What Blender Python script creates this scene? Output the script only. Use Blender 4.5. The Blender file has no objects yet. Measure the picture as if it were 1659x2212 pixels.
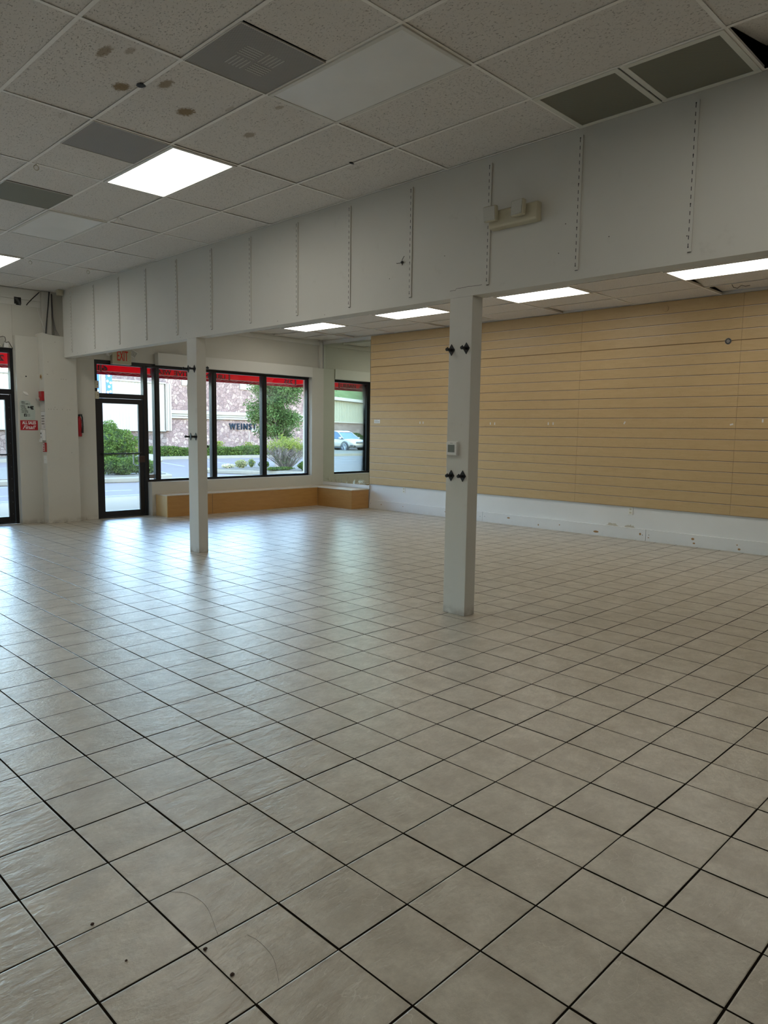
import bpy, bmesh, math, random
from mathutils import Vector, Matrix
random.seed(7)
scene = bpy.context.scene
C = scene.collection
PI = math.pi

# ------------------------------------------------------------------ camera
EYE = 1.575
YAW, PITCH, ROLL = 0.79082, 0.1110, 0.01396
FPX = 1566.8
fw = Vector((math.sin(YAW)*math.cos(PITCH), math.cos(YAW)*math.cos(PITCH), -math.sin(PITCH)))
rt = Vector((math.cos(YAW), -math.sin(YAW), 0))
up = rt.cross(fw)
r2 = rt*math.cos(ROLL) + up*math.sin(ROLL)
u2 = -rt*math.sin(ROLL) + up*math.cos(ROLL)
cd = bpy.data.cameras.new('camera')
cam = bpy.data.objects.new('camera', cd); C.objects.link(cam)
cd.sensor_fit = 'HORIZONTAL'; cd.sensor_width = 36.0; cd.lens = 36.0*FPX/1659.0
cd.clip_start = 0.05; cd.clip_end = 1000
m = Matrix((r2, u2, -fw)).transposed().to_4x4(); m.translation = Vector((0, 0, EYE))
cam.matrix_world = m
scene.camera = cam

# ------------------------------------------------------------------ sky, sun, exposure
SKY = 2.5; SUN = 0.6; LAMP = 9.0; EXPOSURE = 0.09
w = bpy.data.worlds.new('sky'); scene.world = w; w.use_nodes = True
nt = w.node_tree; nt.nodes.clear()
st = nt.nodes.new('ShaderNodeTexSky'); st.sky_type = 'NISHITA'; st.sun_disc = False
st.sun_elevation = math.radians(50); st.sun_rotation = math.radians(200); st.air_density = 1.5; st.dust_density = .3; st.ozone_density = 4.0
bg = nt.nodes.new('ShaderNodeBackground'); bg.inputs[1].default_value = SKY
wo = nt.nodes.new('ShaderNodeOutputWorld')
nt.links.new(st.outputs[0], bg.inputs[0]); nt.links.new(bg.outputs[0], wo.inputs[0])
sl = bpy.data.lights.new('sun', 'SUN'); sl.energy = SUN; sl.angle = math.radians(3); sl.color = (1, .96, .9)
so = bpy.data.objects.new('sun', sl); C.objects.link(so)
sdir = Vector((-0.35, -0.62, 0.95)).normalized()
so.rotation_euler = sdir.to_track_quat('Z', 'Y').to_euler(); so.location = (0, -20, 40)
vs = scene.view_settings
scene.display_settings.display_device = 'sRGB'
vs.view_transform = 'Standard'; vs.look = 'None'; vs.exposure = EXPOSURE; vs.gamma = 1; vs.use_curve_mapping = False

# ------------------------------------------------------------------ node helpers
class NG:
    def __init__(s, name, bsdf=True):
        s.m = bpy.data.materials.new(name); s.m.use_nodes = True
        s.t = s.m.node_tree; s.t.nodes.clear()
        s.out = s.t.nodes.new('ShaderNodeOutputMaterial')
        if bsdf:
            s.b = s.t.nodes.new('ShaderNodeBsdfPrincipled'); s.t.links.new(s.b.outputs[0], s.out.inputs[0])
    def n(s, typ, **k):
        x = s.t.nodes.new(typ)
        for a, v in k.items(): setattr(x, a, v)
        return x
    def put(s, sock, v):
        if hasattr(v, 'is_linked') or isinstance(v, bpy.types.NodeSocket): s.t.links.new(v, sock)
        else:
            if isinstance(v, (tuple, list)) and len(v) == 3 and sock.type == 'RGBA': v = (*v, 1)
            sock.default_value = v
    def math(s, op, a, b=0.0, c=0.0, clamp=False):
        x = s.n('ShaderNodeMath', operation=op, use_clamp=clamp)
        s.put(x.inputs[0], a); s.put(x.inputs[1], b); s.put(x.inputs[2], c); return x.outputs[0]
    def mix(s, f, a, b, blend='MIX'):
        x = s.n('ShaderNodeMix', data_type='RGBA', blend_type=blend)
        s.put(x.inputs[0], f); s.put(x.inputs[6], a); s.put(x.inputs[7], b); return x.outputs[2]
    def pos(s):
        return s.n('ShaderNodeTexCoord').outputs['Object']
    def wpos(s):
        return s.n('ShaderNodeNewGeometry').outputs['Position']
    def xyz(s, v):
        x = s.n('ShaderNodeSeparateXYZ'); s.put(x.inputs[0], v); return x.outputs
    def comb(s, a, b, c):
        x = s.n('ShaderNodeCombineXYZ'); s.put(x.inputs[0], a); s.put(x.inputs[1], b); s.put(x.inputs[2], c); return x.outputs[0]
    def scale(s, v, sc):
        x = s.n('ShaderNodeVectorMath', operation='MULTIPLY'); s.put(x.inputs[0], v); x.inputs[1].default_value = sc; return x.outputs[0]
    def noise(s, v, sc, det=3.0, rough=.55):
        x = s.n('ShaderNodeTexNoise'); s.put(x.inputs['Vector'], v); x.inputs['Scale'].default_value = sc
        x.inputs['Detail'].default_value = det; x.inputs['Roughness'].default_value = rough; return x.outputs[0]
    def ramp(s, f, stops):
        x = s.n('ShaderNodeValToRGB'); s.put(x.inputs[0], f)
        e = x.color_ramp.elements
        while len(e) < len(stops): e.new(.5)
        for i, (p, c) in enumerate(stops):
            e[i].position = p; e[i].color = (*c, 1) if len(c) == 3 else c
        return x.outputs[0]
    def step(s, v, lo, hi):
        x = s.n('ShaderNodeMapRange', interpolation_type='SMOOTHSTEP')
        s.put(x.inputs[0], v); x.inputs[1].default_value = lo; x.inputs[2].default_value = hi; return x.outputs[0]
    def bump(s, h, dist=.002, strength=1.0, prev=None):
        x = s.n('ShaderNodeBump'); s.put(x.inputs['Height'], h); x.inputs['Distance'].default_value = dist
        x.inputs['Strength'].default_value = strength
        if prev is not None: s.put(x.inputs['Normal'], prev)
        return x.outputs[0]
    def set(s, color=None, rough=None, metal=None, normal=None, spec=None, **k):
        b = s.b.inputs
        if color is not None: s.put(b['Base Color'], color)
        if rough is not None: s.put(b['Roughness'], rough)
        if metal is not None: s.put(b['Metallic'], metal)
        if normal is not None: s.put(b['Normal'], normal)
        if spec is not None: s.put(b['Specular IOR Level'], spec)
        return s.m

def plain(name, col, rough=.5, metal=0.0, var=.06, sc=30, spec=.5, bump=0):
    g = NG(name); p = g.pos()
    nz = g.noise(p, sc, 3)
    dark = tuple(c*(1-var) for c in col); lite = tuple(min(1, c*(1+var)) for c in col)
    nrm = g.bump(nz, bump) if bump else None
    return g.set(g.mix(nz, dark, lite), rough, metal, nrm, spec)

def paint(name, col, dirt=.10, lowd=.55):
    g = NG(name); p = g.wpos()
    a = g.noise(p, .9, 4); b = g.noise(p, 7, 5, .65); c = g.noise(p, 160, 2)
    col1 = g.mix(g.step(a, .35, .75), tuple(x*.95 for x in col), col)
    col2 = g.mix(g.math('MULTIPLY', g.step(b, .6, .78), dirt), col1, (.30, .27, .22))
    z = g.xyz(p)[2]
    low = g.math('MULTIPLY', g.math('SUBTRACT', 1.0, g.step(z, .0, .10)), g.step(b, .38, .62))
    col3 = g.mix(g.math('MULTIPLY', low, lowd), col2, (.24, .20, .15))
    return g.set(col3, .62, 0, g.bump(c, .0006, .5), .35)

# floor -----------------------------------------------------------
TX0, TY0, T = 0.7649, 2.7512, 0.30559
def floor_mat():
    g = NG('ceramic_floor_tile'); p = g.wpos(); x, y, z = g.xyz(p)
    wob = g.math('MULTIPLY', g.math('SUBTRACT', g.noise(p, 2.2, 4), .5), .010)
    u = g.math('DIVIDE', g.math('SUBTRACT', x, TX0), T); v = g.math('DIVIDE', g.math('SUBTRACT', y, TY0), T)
    fu = g.math('FRACT', u); fv = g.math('FRACT', v)
    du = g.math('MINIMUM', fu, g.math('SUBTRACT', 1.0, fu)); dv = g.math('MINIMUM', fv, g.math('SUBTRACT', 1.0, fv))
    # individual joint widths
    ru = g.n('ShaderNodeTexWhiteNoise', noise_dimensions='2D'); g.put(ru.inputs['Vector'], g.comb(g.math('ROUND', u), g.math('FLOOR', v), 0))
    rv = g.n('ShaderNodeTexWhiteNoise', noise_dimensions='2D'); g.put(rv.inputs['Vector'], g.comb(g.math('FLOOR', u), g.math('ROUND', v), 7))
    wu = g.math('ADD', g.math('MULTIPLY', ru.outputs[0], .0075), .0080); wv = g.math('ADD', g.math('MULTIPLY', rv.outputs[0], .0065), .0072)
    eu = g.math('SUBTRACT', du, g.math('ADD', wu, g.math('MULTIPLY', wob, .30))); ev = g.math('SUBTRACT', dv, g.math('ADD', wv, g.math('MULTIPLY', wob, .30)))
    d = g.math('MINIMUM', eu, ev)
    tile = g.step(d, -.0012, .0014)
    tn = g.n('ShaderNodeTexWhiteNoise', noise_dimensions='2D'); g.put(tn.inputs['Vector'], g.comb(g.math('FLOOR', u), g.math('FLOOR', v), 0))
    off = g.scale(tn.outputs[1], (40, 40, 40))
    pa = g.n('ShaderNodeVectorMath', operation='ADD'); g.put(pa.inputs[0], p); g.put(pa.inputs[1], off); pt = pa.outputs[0]
    c1 = g.step(g.noise(pt, 6.0, 8, .70), .30, .70); c2 = g.noise(pt, 42, 4, .7)
    base = g.mix(c1, (.405, .352, .272), (.595, .537, .440))
    base = g.mix(g.math('MULTIPLY', g.step(c2, .40, .66), .32), base, (.38, .335, .27))
    base = g.mix(g.math('MULTIPLY', tn.outputs[0], .14), base, (.37, .34, .285))
    edge = g.math('MULTIPLY', g.math('SUBTRACT', 1.0, g.step(d, .0, .10)), g.step(g.noise(pt, 13, 5, .7), .45, .72))
    base = g.mix(g.math('MULTIPLY', edge, .60), base, (.27, .225, .17))
    # thin pale clefts of the slate pattern
    vein = g.noise(g.scale(pt, (1, 2.2, 1)), 3.6, 3, .55)
    vl = g.math('SUBTRACT', 1.0, g.step(g.math('ABSOLUTE', g.math('SUBTRACT', vein, .5)), 0, .005))
    vl = g.math('MULTIPLY', vl, g.step(g.noise(pt, 3.4, 2), .50, .60))
    base = g.mix(g.math('MULTIPLY', vl, .45), base, (.74, .69, .60))
    grout = g.mix(g.noise(p, 60, 3), (.006, .005, .004), (.018, .014, .010))
    col = g.mix(tile, grout, base)
    rough = .29
    rough = g.math('ADD', g.math('MULTIPLY', g.math('SUBTRACT', 1.0, tile), .5), rough)
    h1 = g.bump(g.step(d, -.004, .012), .0016, 1.0)
    h2 = g.bump(g.noise(g.scale(pt, (1, 2.0, 1)), 8, 6, .66), .0075, .8, h1)
    h3 = g.bump(g.noise(pt, 60, 4, .65), .0012, .8, h2)
    return g.set(col, rough, 0, h3, g.math('MULTIPLY', tile, 1.0))

def ceil_mat():
    g = NG('fissured_ceiling_tile'); p = g.wpos()
    s1 = g.noise(g.scale(p, (1.3, .8, 1)), 70, 3, .62)
    s2 = g.noise(g.scale(p, (1, .40, 1)), 120, 2, .6)
    fis = g.math('MAXIMUM', g.math('SUBTRACT', 1.0, g.step(s1, .33, .385)), g.math('SUBTRACT', 1.0, g.step(s2, .30, .355)))
    tone = g.noise(p, .7, 3)
    col = g.mix(tone, (.70, .652, .60), (.775, .728, .675))
    col = g.mix(g.math('MULTIPLY', fis, .60), col, (.22, .185, .15))
    x, y, z = g.xyz(p)
    tot = None
    for (sx, sy, ry, rx, a) in [(2.02, 4.34, .085, .030, .8), (2.12, 4.22, .05, .022, .55), (2.29, 4.69, .065, .048, 1), (2.47, 4.45, .075, .035, .85),
                                (2.77, 4.72, .072, .055, 1), (3.30, 4.73, .055, .036, .7), (3.17, 4.19, .035, .022, .6), (2.95, 4.45, .05, .015, .3),
                                (1.55, 4.75, .10, .03, .45), (4.3, 4.62, .06, .02, .25), (2.2, 5.4, .05, .03, .2)]:
        dx = g.math('DIVIDE', g.math('SUBTRACT', x, sx), rx); dy = g.math('DIVIDE', g.math('SUBTRACT', y, sy), ry)
        q = g.math('SQRT', g.math('ADD', g.math('MULTIPLY', dx, dx), g.math('MULTIPLY', dy, dy)))
        q = g.math('ADD', q, g.math('MULTIPLY', g.math('SUBTRACT', g.noise(p, 55, 4, .7), .5), 1.7))
        mk = g.math('MULTIPLY', g.math('SUBTRACT', 1.0, g.step(q, .70, 1.25)), a)
        tot = mk if tot is None else g.math('MAXIMUM', tot, mk)
    col = g.mix(g.math('MULTIPLY', tot, .92), col, (.26, .18, .09))
    return g.set(col, .9, 0, g.bump(g.math('SUBTRACT', 1.0, fis), .0022, .8), .2)

def slat_mat():
    g = NG('maple_laminate'); p = g.wpos()
    ps = g.scale(p, (1, .16, 1))
    a = g.noise(ps, 30, 6, .62); b = g.noise(g.scale(p, (1, .06, 1)), 95, 4, .6)
    f = g.noise(g.scale(p, (1, .30, 1)), 42, 5, .75)
    col = g.mix(a, (.500, .345, .165), (.620, .450, .245))
    col = g.mix(g.math('MULTIPLY', b, .35), col, (.47, .32, .15))
    fl = g.math('SUBTRACT', 1.0, g.step(g.math('ABSOLUTE', g.math('SUBTRACT', f, .5)), 0, .012))
    fl = g.math('MULTIPLY', fl, g.step(g.noise(p, 9, 2), .48, .62))
    col = g.mix(g.math('MULTIPLY', fl, .45), col, (.30, .185, .08))
    return g.set(col, .40, 0, None, .4)

def bench_mat():
    g = NG('varnished_birch_plywood'); p = g.wpos()
    a = g.noise(g.scale(p, (.25, .25, 1.6)), 14, 6, .6); b = g.noise(g.scale(p, (.1, .1, 1)), 70, 3)
    col = g.mix(a, (.42, .205, .055), (.60, .335, .11)); col = g.mix(g.math('MULTIPLY', b, .3), col, (.28, .13, .035))
    return g.set(col, .34, 0, None, .5)

def emis(name, col, strength):
    g = NG(name, False); e = g.n('ShaderNodeEmission')
    x, y, z = g.xyz(g.pos())
    # three tubes behind the prismatic lens
    q = g.math('ABSOLUTE', g.math('SINE', g.math('MULTIPLY', g.math('ADD', x, .5), 3*PI)))
    wv = g.math('ADD', g.math('MULTIPLY', q, .35), .78)
    wv = g.math('MULTIPLY', wv, g.math('ADD', g.math('MULTIPLY', g.noise(g.scale(g.pos(), (2, .6, 1)), 2.0, 2), .35), .82))
    g.put(e.inputs[0], col); g.put(e.inputs[1], g.math('MULTIPLY', wv, strength)); g.t.links.new(e.outputs[0], g.out.inputs[0]); return g.m

def glass_mat():
    g = NG('window_glass', False)
    tr = g.n('ShaderNodeBsdfTransparent'); gl = g.n('ShaderNodeBsdfGlossy'); gl.inputs['Roughness'].default_value = .02
    tr.inputs[0].default_value = (.93, .95, .95, 1)
    fr = g.n('ShaderNodeFresnel'); fr.inputs[0].default_value = 1.45
    mx = g.n('ShaderNodeMixShader'); g.t.links.new(fr.outputs[0], mx.inputs[0]); g.t.links.new(tr.outputs[0], mx.inputs[1]); g.t.links.new(gl.outputs[0], mx.inputs[2])
    # grime film
    di = g.n('ShaderNodeBsdfDiffuse'); di.inputs[0].default_value = (.8, .82, .85, 1)
    p = g.wpos(); sm = g.math('MULTIPLY', g.step(g.noise(p, 1.6, 4), .50, .80), .10)
    m2 = g.n('ShaderNodeMixShader'); g.put(m2.inputs[0], sm); g.t.links.new(mx.outputs[0], m2.inputs[1]); g.t.links.new(di.outputs[0], m2.inputs[2])
    g.t.links.new(m2.outputs[0], g.out.inputs[0]); return g.m

def mirror_mat():
    g = NG('greenish_mirror_glass'); p = g.wpos(); x, y, z = g.xyz(p)
    s = g.math('MULTIPLY', g.math('SUBTRACT', 1.0, g.step(z, .47, .66)), g.step(g.noise(g.scale(p, (1, 1, .5)), 12, 4), .50, .62))
    col = g.mix(g.math('MULTIPLY', s, .5), (.80, .86, .78), (.50, .47, .36))
    return g.set(col, g.math('ADD', g.math('MULTIPLY', s, .35), .012), 1.0)

def leaf_mat(name, c1, c2, c3, sc=1.2):
    g = NG(name, False); p = g.wpos()
    n1 = g.noise(p, sc, 3); n2 = g.noise(p, 22, 1)
    col = g.mix(g.step(n1, .35, .65), c1, c2); col = g.mix(g.step(n2, .45, .7), col, c3)
    d = g.n('ShaderNodeBsdfDiffuse'); t = g.n('ShaderNodeBsdfTranslucent'); g.put(d.inputs[0], col); g.put(t.inputs[0], col)
    mx = g.n('ShaderNodeMixShader'); mx.inputs[0].default_value = .35
    g.t.links.new(d.outputs[0], mx.inputs[1]); g.t.links.new(t.outputs[0], mx.inputs[2]); g.t.links.new(mx.outputs[0], g.out.inputs[0]); return g.m

def stone_mat(name, cols, sc):
    g = NG(name); p = g.wpos()
    pv = g.n('ShaderNodeVectorMath', operation='ADD'); g.put(pv.inputs[0], p)
    nz = g.n('ShaderNodeTexNoise'); nz.inputs['Scale'].default_value = 2.0; g.put(nz.inputs['Vector'], p)
    g.put(pv.inputs[1], g.scale(nz.outputs[1], (.25, .25, .25)))
    v = g.n('ShaderNodeTexVoronoi', feature='F1'); g.put(v.inputs['Vector'], pv.outputs[0]); v.inputs['Scale'].default_value = sc
    e = g.n('ShaderNodeTexVoronoi', feature='DISTANCE_TO_EDGE'); g.put(e.inputs['Vector'], pv.outputs[0]); e.inputs['Scale'].default_value = sc
    r = g.xyz(v.outputs['Color'])[0]
    col = g.ramp(r, [(0, cols[0]), (.35, cols[1]), (.7, cols[2]), (1, cols[3])])
    col = g.mix(g.math('MULTIPLY', g.noise(p, 9, 4), .35), col, tuple(c*.7 for c in cols[1]))
    j = g.step(e.outputs['Distance'], .02, .07)
    col = g.mix(j, tuple(c*.80 for c in cols[0]), col)
    return g.set(col, .8, 0, g.bump(j, .02, .6), .3)

def rib_mat(name, col):
    g = NG(name); p = g.wpos()
    st = g.noise(g.scale(p, (1, 1, .08)), 1.6, 4)
    c = g.mix(g.math('MULTIPLY', st, .5), col, tuple(x*.80 for x in col))
    return g.set(c, .55, 0, None, .4)

def asphalt_mat():
    g = NG('asphalt'); p = g.wpos()
    c = g.mix(g.noise(p, .25, 4), (0.105, 0.082, 0.068), (0.132, 0.102, 0.083)); c = g.mix(g.math('MULTIPLY', g.noise(p, 30, 3), .4), c, (0.077, 0.060, 0.048))
    return g.set(c, .85, 0, None, .3)

def awning_mat():
    g = NG('red_awning_vinyl', False); d = g.n('ShaderNodeBsdfDiffuse'); t = g.n('ShaderNodeBsdfTranslucent')
    p = g.wpos(); col = g.mix(g.noise(p, 3, 3), (.50, .008, .028), (.60, .012, .04))
    g.put(d.inputs[0], col); g.put(t.inputs[0], col)
    mx = g.n('ShaderNodeMixShader'); mx.inputs[0].default_value = .65
    g.t.links.new(d.outputs[0], mx.inputs[1]); g.t.links.new(t.outputs[0], mx.inputs[2]); g.t.links.new(mx.outputs[0], g.out.inputs[0]); return g.m

def grille_mat(name, col, hole):
    g = NG(name); x, y, z = g.xyz(g.pos())
    a = g.math('SINE', g.math('MULTIPLY', x, 2*PI/.0125)); b = g.math('SINE', g.math('MULTIPLY', y, 2*PI/.0125))
    h = g.step(g.math('MULTIPLY', a, b), .05, .35)
    n = g.noise(g.pos(), 5, 3)
    c = g.mix(h, col, hole); c = g.mix(g.math('MULTIPLY', g.step(n, .4, .7), .3), c, tuple(q*.8 for q in col))
    return g.set(c, .6, 0, None, .3)

M = dict(
 floor=floor_mat(), ceil=ceil_mat(), slat=slat_mat(), bench=bench_mat(),
 wall=paint('white_wall_paint', (.64, .615, .545)), column=paint('column_paint', (.66, .64, .585), .15), trim=paint('trim_paint', (.72, .70, .64)),
 trimw=paint('cool_white_paint', (.78, .78, .77), .04, .08),
 grid=plain('ceiling_grid_steel', (.90, .86, .80), .45, var=.05), dark=plain('gap_shade_black', (.01, .009, .008), .9),
 alum=plain('aluminium_insert', (.86, .84, .80), .40, .6, var=.05), edge=plain('slat_edge', (.25, .16, .07), .6),
 lamp=emis('lit_prismatic_diffuser', (1.0, .975, .885), LAMP), off=plain('unlit_prismatic_diffuser', (.80, .785, .76), .30, var=.08, sc=3),
 fixture=plain('fixture_enamel', (.66, .63, .57), .35), black=plain('black_anodised_aluminium', (.012, .012, .014), .35, .2, var=.2),
 blackp=plain('black_enamel', (.006, .006, .007), .38, 0, var=.2), glass=glass_mat(), mirror=mirror_mat(),
 vent=grille_mat('grey_perforated_grille', (.40, .38, .36), (.14, .13, .125)), vent2=grille_mat('dark_perforated_grille', (.27, .26, .20), (.10, .095, .075)),
 louver=plain('louver_grey', (.46, .44, .41), .5), ventf=plain('vent_frame_enamel', (.74, .72, .64), .4),
 beige=plain('beige_plastic', (.56, .51, .37), .45), cream=plain('cream_plastic', (.66, .62, .50), .4), white=plain('white_plastic', (.78, .77, .73), .35),
 lens=plain('clear_lamp_lens', (.46, .45, .40), .35, .2, var=.5, sc=260), reflector=plain('chrome_reflector', (.8, .8, .8), .15, 1),
 red=plain('red_print', (.46, .012, .02), .45), redc=plain('red_enamel', (.40, .010, .015), .25), ink=plain('black_ink', (.012, .012, .012), .6),
 exitred=plain('exit_letter_red', (.62, .03, .01), .5), mint=plain('pale_green_paper', (.50, .56, .50), .7), paper=plain('white_paper', (.74, .73, .70), .7),
 whitei=plain('white_ink', (.85, .84, .82), .6), lcd=plain('lcd_grey', (.20, .22, .20), .25), steel=plain('steel_grey', (.30, .29, .28), .4, .7),
 conduit=plain('conduit_paint', (.56, .54, .49), .55), knot=plain('pine_knot', (.36, .20, .08), .7), screw=plain('screw_hole_dark', (.05, .04, .03), .8),
 peel=plain('peeled_plaster', (.50, .46, .38), .9, var=.2),
 asphalt=asphalt_mat(), walk=plain('concrete_sidewalk', (0.190, 0.132, 0.068), .85, var=.12, sc=3), curb=plain('concrete_curb', (0.166, 0.141, 0.100), .85, var=.15, sc=4),
 lines=plain('road_paint', (0.240, 0.228, 0.208), .8), soil=plain('planting_soil', (0.091, 0.073, 0.046), .95, var=.3, sc=6),
 awning=awning_mat(), truss=plain('awning_frame_steel', (.55, .42, .38), .5, .3), strut=plain('awning_strut_dark', (.10, .03, .03), .5),
 stone=stone_mat('pink_flagstone', ((.125, .078, .066), (.165, .105, .088), (.200, .135, .110), (.265, .190, .145)), 4.6),
 stone2=stone_mat('brown_fieldstone', ((.085, .056, .045), (.115, .078, .062), (.140, .102, .082), (.170, .135, .112)), 4.0),
 siding=rib_mat('white_ribbed_siding', (0.231, 0.196, 0.153)), siding2=rib_mat('beige_ribbed_siding', (0.163, 0.159, 0.108)), cornice=plain('cornice_plaster', (0.202, 0.175, 0.138), .7, var=.1, sc=2),
 roof=plain('metal_roof', (0.182, 0.182, 0.166), .5), navy=plain('dark_blue_sign_paint', (.008, .016, .024), .95, spec=.1),
 bark=plain('bark', (.22, .17, .13), .9, var=.3), twig=plain('grey_twigs', (0.130, 0.102, 0.081), .9, var=.2),
 leaf=leaf_mat('tree_leaves', (0.038, 0.067, 0.020), (0.068, 0.106, 0.031), (0.109, 0.149, 0.051)), hedge=leaf_mat('hedge_leaves', (0.030, 0.054, 0.013), (0.062, 0.099, 0.020), (0.120, 0.158, 0.038)),
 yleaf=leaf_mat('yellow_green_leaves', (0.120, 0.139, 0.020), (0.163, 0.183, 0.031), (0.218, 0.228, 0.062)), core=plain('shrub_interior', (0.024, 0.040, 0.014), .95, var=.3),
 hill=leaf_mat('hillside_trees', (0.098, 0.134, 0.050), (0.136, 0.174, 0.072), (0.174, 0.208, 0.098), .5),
 pole=plain('galvanised_pole', (.27, .27, .29), .5, .4), banner=plain('blue_banner', (0.028, 0.104, 0.336), .6), 
 carw=plain('white_car_paint', (0.376, 0.330, 0.280), .18, 0, var=.01), carg=plain('car_glass', (.05, .09, .14), .05, 0, var=.2), tyre=plain('tyre_rubber', (.03, .03, .035), .8),
 rim=plain('alloy_rim', (.34, .35, .38), .3, .8), carb=plain('car_black_trim', (.03, .035, .045), .4), headl=plain('headlamp', (.5, .55, .6), .1, .6),
)

# ------------------------------------------------------------------ mesh helpers
class MB:
    def __init__(s): s.v = []; s.f = []; s.mi = []; s.cur = 0
    def add(s, vs, fs):
        o = len(s.v); s.v += [tuple(v) for v in vs]; s.f += [tuple(i+o for i in f) for f in fs]; s.mi += [s.cur]*len(fs); return s
    def hexa(s, c):      # 8 corners: bottom ccw, top ccw
        return s.add(c, [(0, 3, 2, 1), (4, 5, 6, 7), (0, 1, 5, 4), (1, 2, 6, 5), (2, 3, 7, 6), (3, 0, 4, 7)])
    def box(s, x0, x1, y0, y1, z0, z1):
        return s.hexa([(x0, y0, z0), (x1, y0, z0), (x1, y1, z0), (x0, y1, z0), (x0, y0, z1), (x1, y0, z1), (x1, y1, z1), (x0, y1, z1)])
    def prism(s, poly, a0, a1, axis='y'):   # poly 2-D, extruded along axis
        n = len(poly)
        def P(q, a):
            return {'x': (a, q[0], q[1]), 'y': (q[0], a, q[1]), 'z': (q[0], q[1], a)}[axis]
        vs = [P(q, a0) for q in poly] + [P(q, a1) for q in poly]
        fs = [tuple(range(n))[::-1], tuple(range(n, 2*n))] + [(i, (i+1) % n, (i+1) % n+n, i+n) for i in range(n)]
        return s.add(vs, fs)
    def tube(s, pts, r, n=8, cap=True):
        pts = [Vector(p) for p in pts]; rs = r if isinstance(r, (list, tuple)) else [r]*len(pts)
        o = len(s.v); vs = []
        prev = None
        for i, p in enumerate(pts):
            d = (pts[min(i+1, len(pts)-1)]-pts[max(i-1, 0)])
            d = d.normalized() if d.length > 1e-9 else Vector((0, 0, 1))
            if prev is None:
                a = d.orthogonal().normalized()
            else:
                a = (prev - d*prev.dot(d)); a = a.normalized() if a.length > 1e-6 else d.orthogonal().normalized()
            prev = a; b = d.cross(a)
            vs += [p + (a*math.cos(2*PI*k/n) + b*math.sin(2*PI*k/n))*rs[i] for k in range(n)]
        fs = [(i*n+k, i*n+(k+1) % n, (i+1)*n+(k+1) % n, (i+1)*n+k) for i in range(len(pts)-1) for k in range(n)]
        if cap: fs += [tuple(range(n))[::-1], tuple(range((len(pts)-1)*n, len(pts)*n))]
        return s.add(vs, fs)
    def ring(s, c, R, r, axis='z', n=20, k=6):
        pts = []
        for i in range(n+1):
            a = 2*PI*i/n; q = (R*math.cos(a), R*math.sin(a))
            pts.append({'z': (c[0]+q[0], c[1]+q[1], c[2]), 'x': (c[0], c[1]+q[0], c[2]+q[1]), 'y': (c[0]+q[0], c[1], c[2]+q[1])}[axis])
        return s.tube(pts, r, k, False)
    def disc(s, c, R, axis='x', t=.002, n=20):
        a, b = {'x': ((1, 0, 0), None), 'y': ((0, 1, 0), None), 'z': ((0, 0, 1), None)}[axis]
        d = Vector(a)*t*.5; return s.tube([Vector(c)-d, Vector(c)+d], R, n)
    def ball(s, c, r, n=12, sc=(1, 1, 1)):
        vs = []; fs = []
        for i in range(n//2+1):
            t = PI*i/(n//2)
            for k in range(n):
                a = 2*PI*k/n; vs.append((c[0]+r*sc[0]*math.sin(t)*math.cos(a), c[1]+r*sc[1]*math.sin(t)*math.sin(a), c[2]+r*sc[2]*math.cos(t)))
        for i in range(n//2):
            for k in range(n): fs.append((i*n+k, (i+1)*n+k, (i+1)*n+(k+1) % n, i*n+(k+1) % n))
        return s.add(vs, fs)
    def mesh(s, name, mats, smooth=False):
        me = bpy.data.meshes.new(name); me.from_pydata(s.v, [], s.f)
        for m_ in (mats if isinstance(mats, (list, tuple)) else [mats]): me.materials.append(m_)
        me.polygons.foreach_set('material_index', s.mi)
        if smooth: me.polygons.foreach_set('use_smooth', [True]*len(s.f))
        me.update()
        bm = bmesh.new(); bm.from_mesh(me); bmesh.ops.recalc_face_normals(bm, faces=bm.faces); bm.to_mesh(me); bm.free()
        return me

def link(name, data, parent=None, loc=(0, 0, 0), rot=(0, 0, 0)):
    o = bpy.data.objects.new(name, data); C.objects.link(o); o.location = loc; o.rotation_euler = rot
    if parent: o.parent = parent
    return o
def tag(o, label=None, cat=None, group=None, kind=None):
    if label: o['label'] = label
    if cat: o['category'] = cat
    if group: o['group'] = group
    if kind: o['kind'] = kind
    return o
def part(name, mb, mats, parent, smooth=False, bevel=0, label=None):
    o = link(name, mb.mesh(name, mats, smooth), parent)
    if bevel: bev(o, bevel)
    if label: o['label'] = label
    return o
def bev(o, wd, seg=2):
    b = o.modifiers.new('bevel', 'BEVEL'); b.width = wd; b.segments = seg; b.limit_method = 'ANGLE'; return o
def one(name, mb, mats, label, cat, group=None, smooth=False, bevel=0, loc=(0, 0, 0), rot=(0, 0, 0)):
    o = link(name, mb.mesh(name, mats, smooth), None, loc, rot)
    if bevel: bev(o, bevel)
    return tag(o, label, cat, group)
def struct(name, mb, mats, bevel=0, parent=None):
    o = link(name, mb.mesh(name, mats), parent)
    if bevel: bev(o, bevel)
    if parent is None: o['kind'] = 'structure'
    return o
def thing(name, label, cat, loc=(0, 0, 0), group=None, rot=(0, 0, 0), kind=None):
    o = link(name, None, None, loc, rot); o.empty_display_size = .1
    return tag(o, label, cat, group, kind)
def copy_tree(o, parent=None):
    c = o.copy(); C.objects.link(c); c.parent = parent
    for ch in list(o.children): copy_tree(ch, c)
    return c

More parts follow.
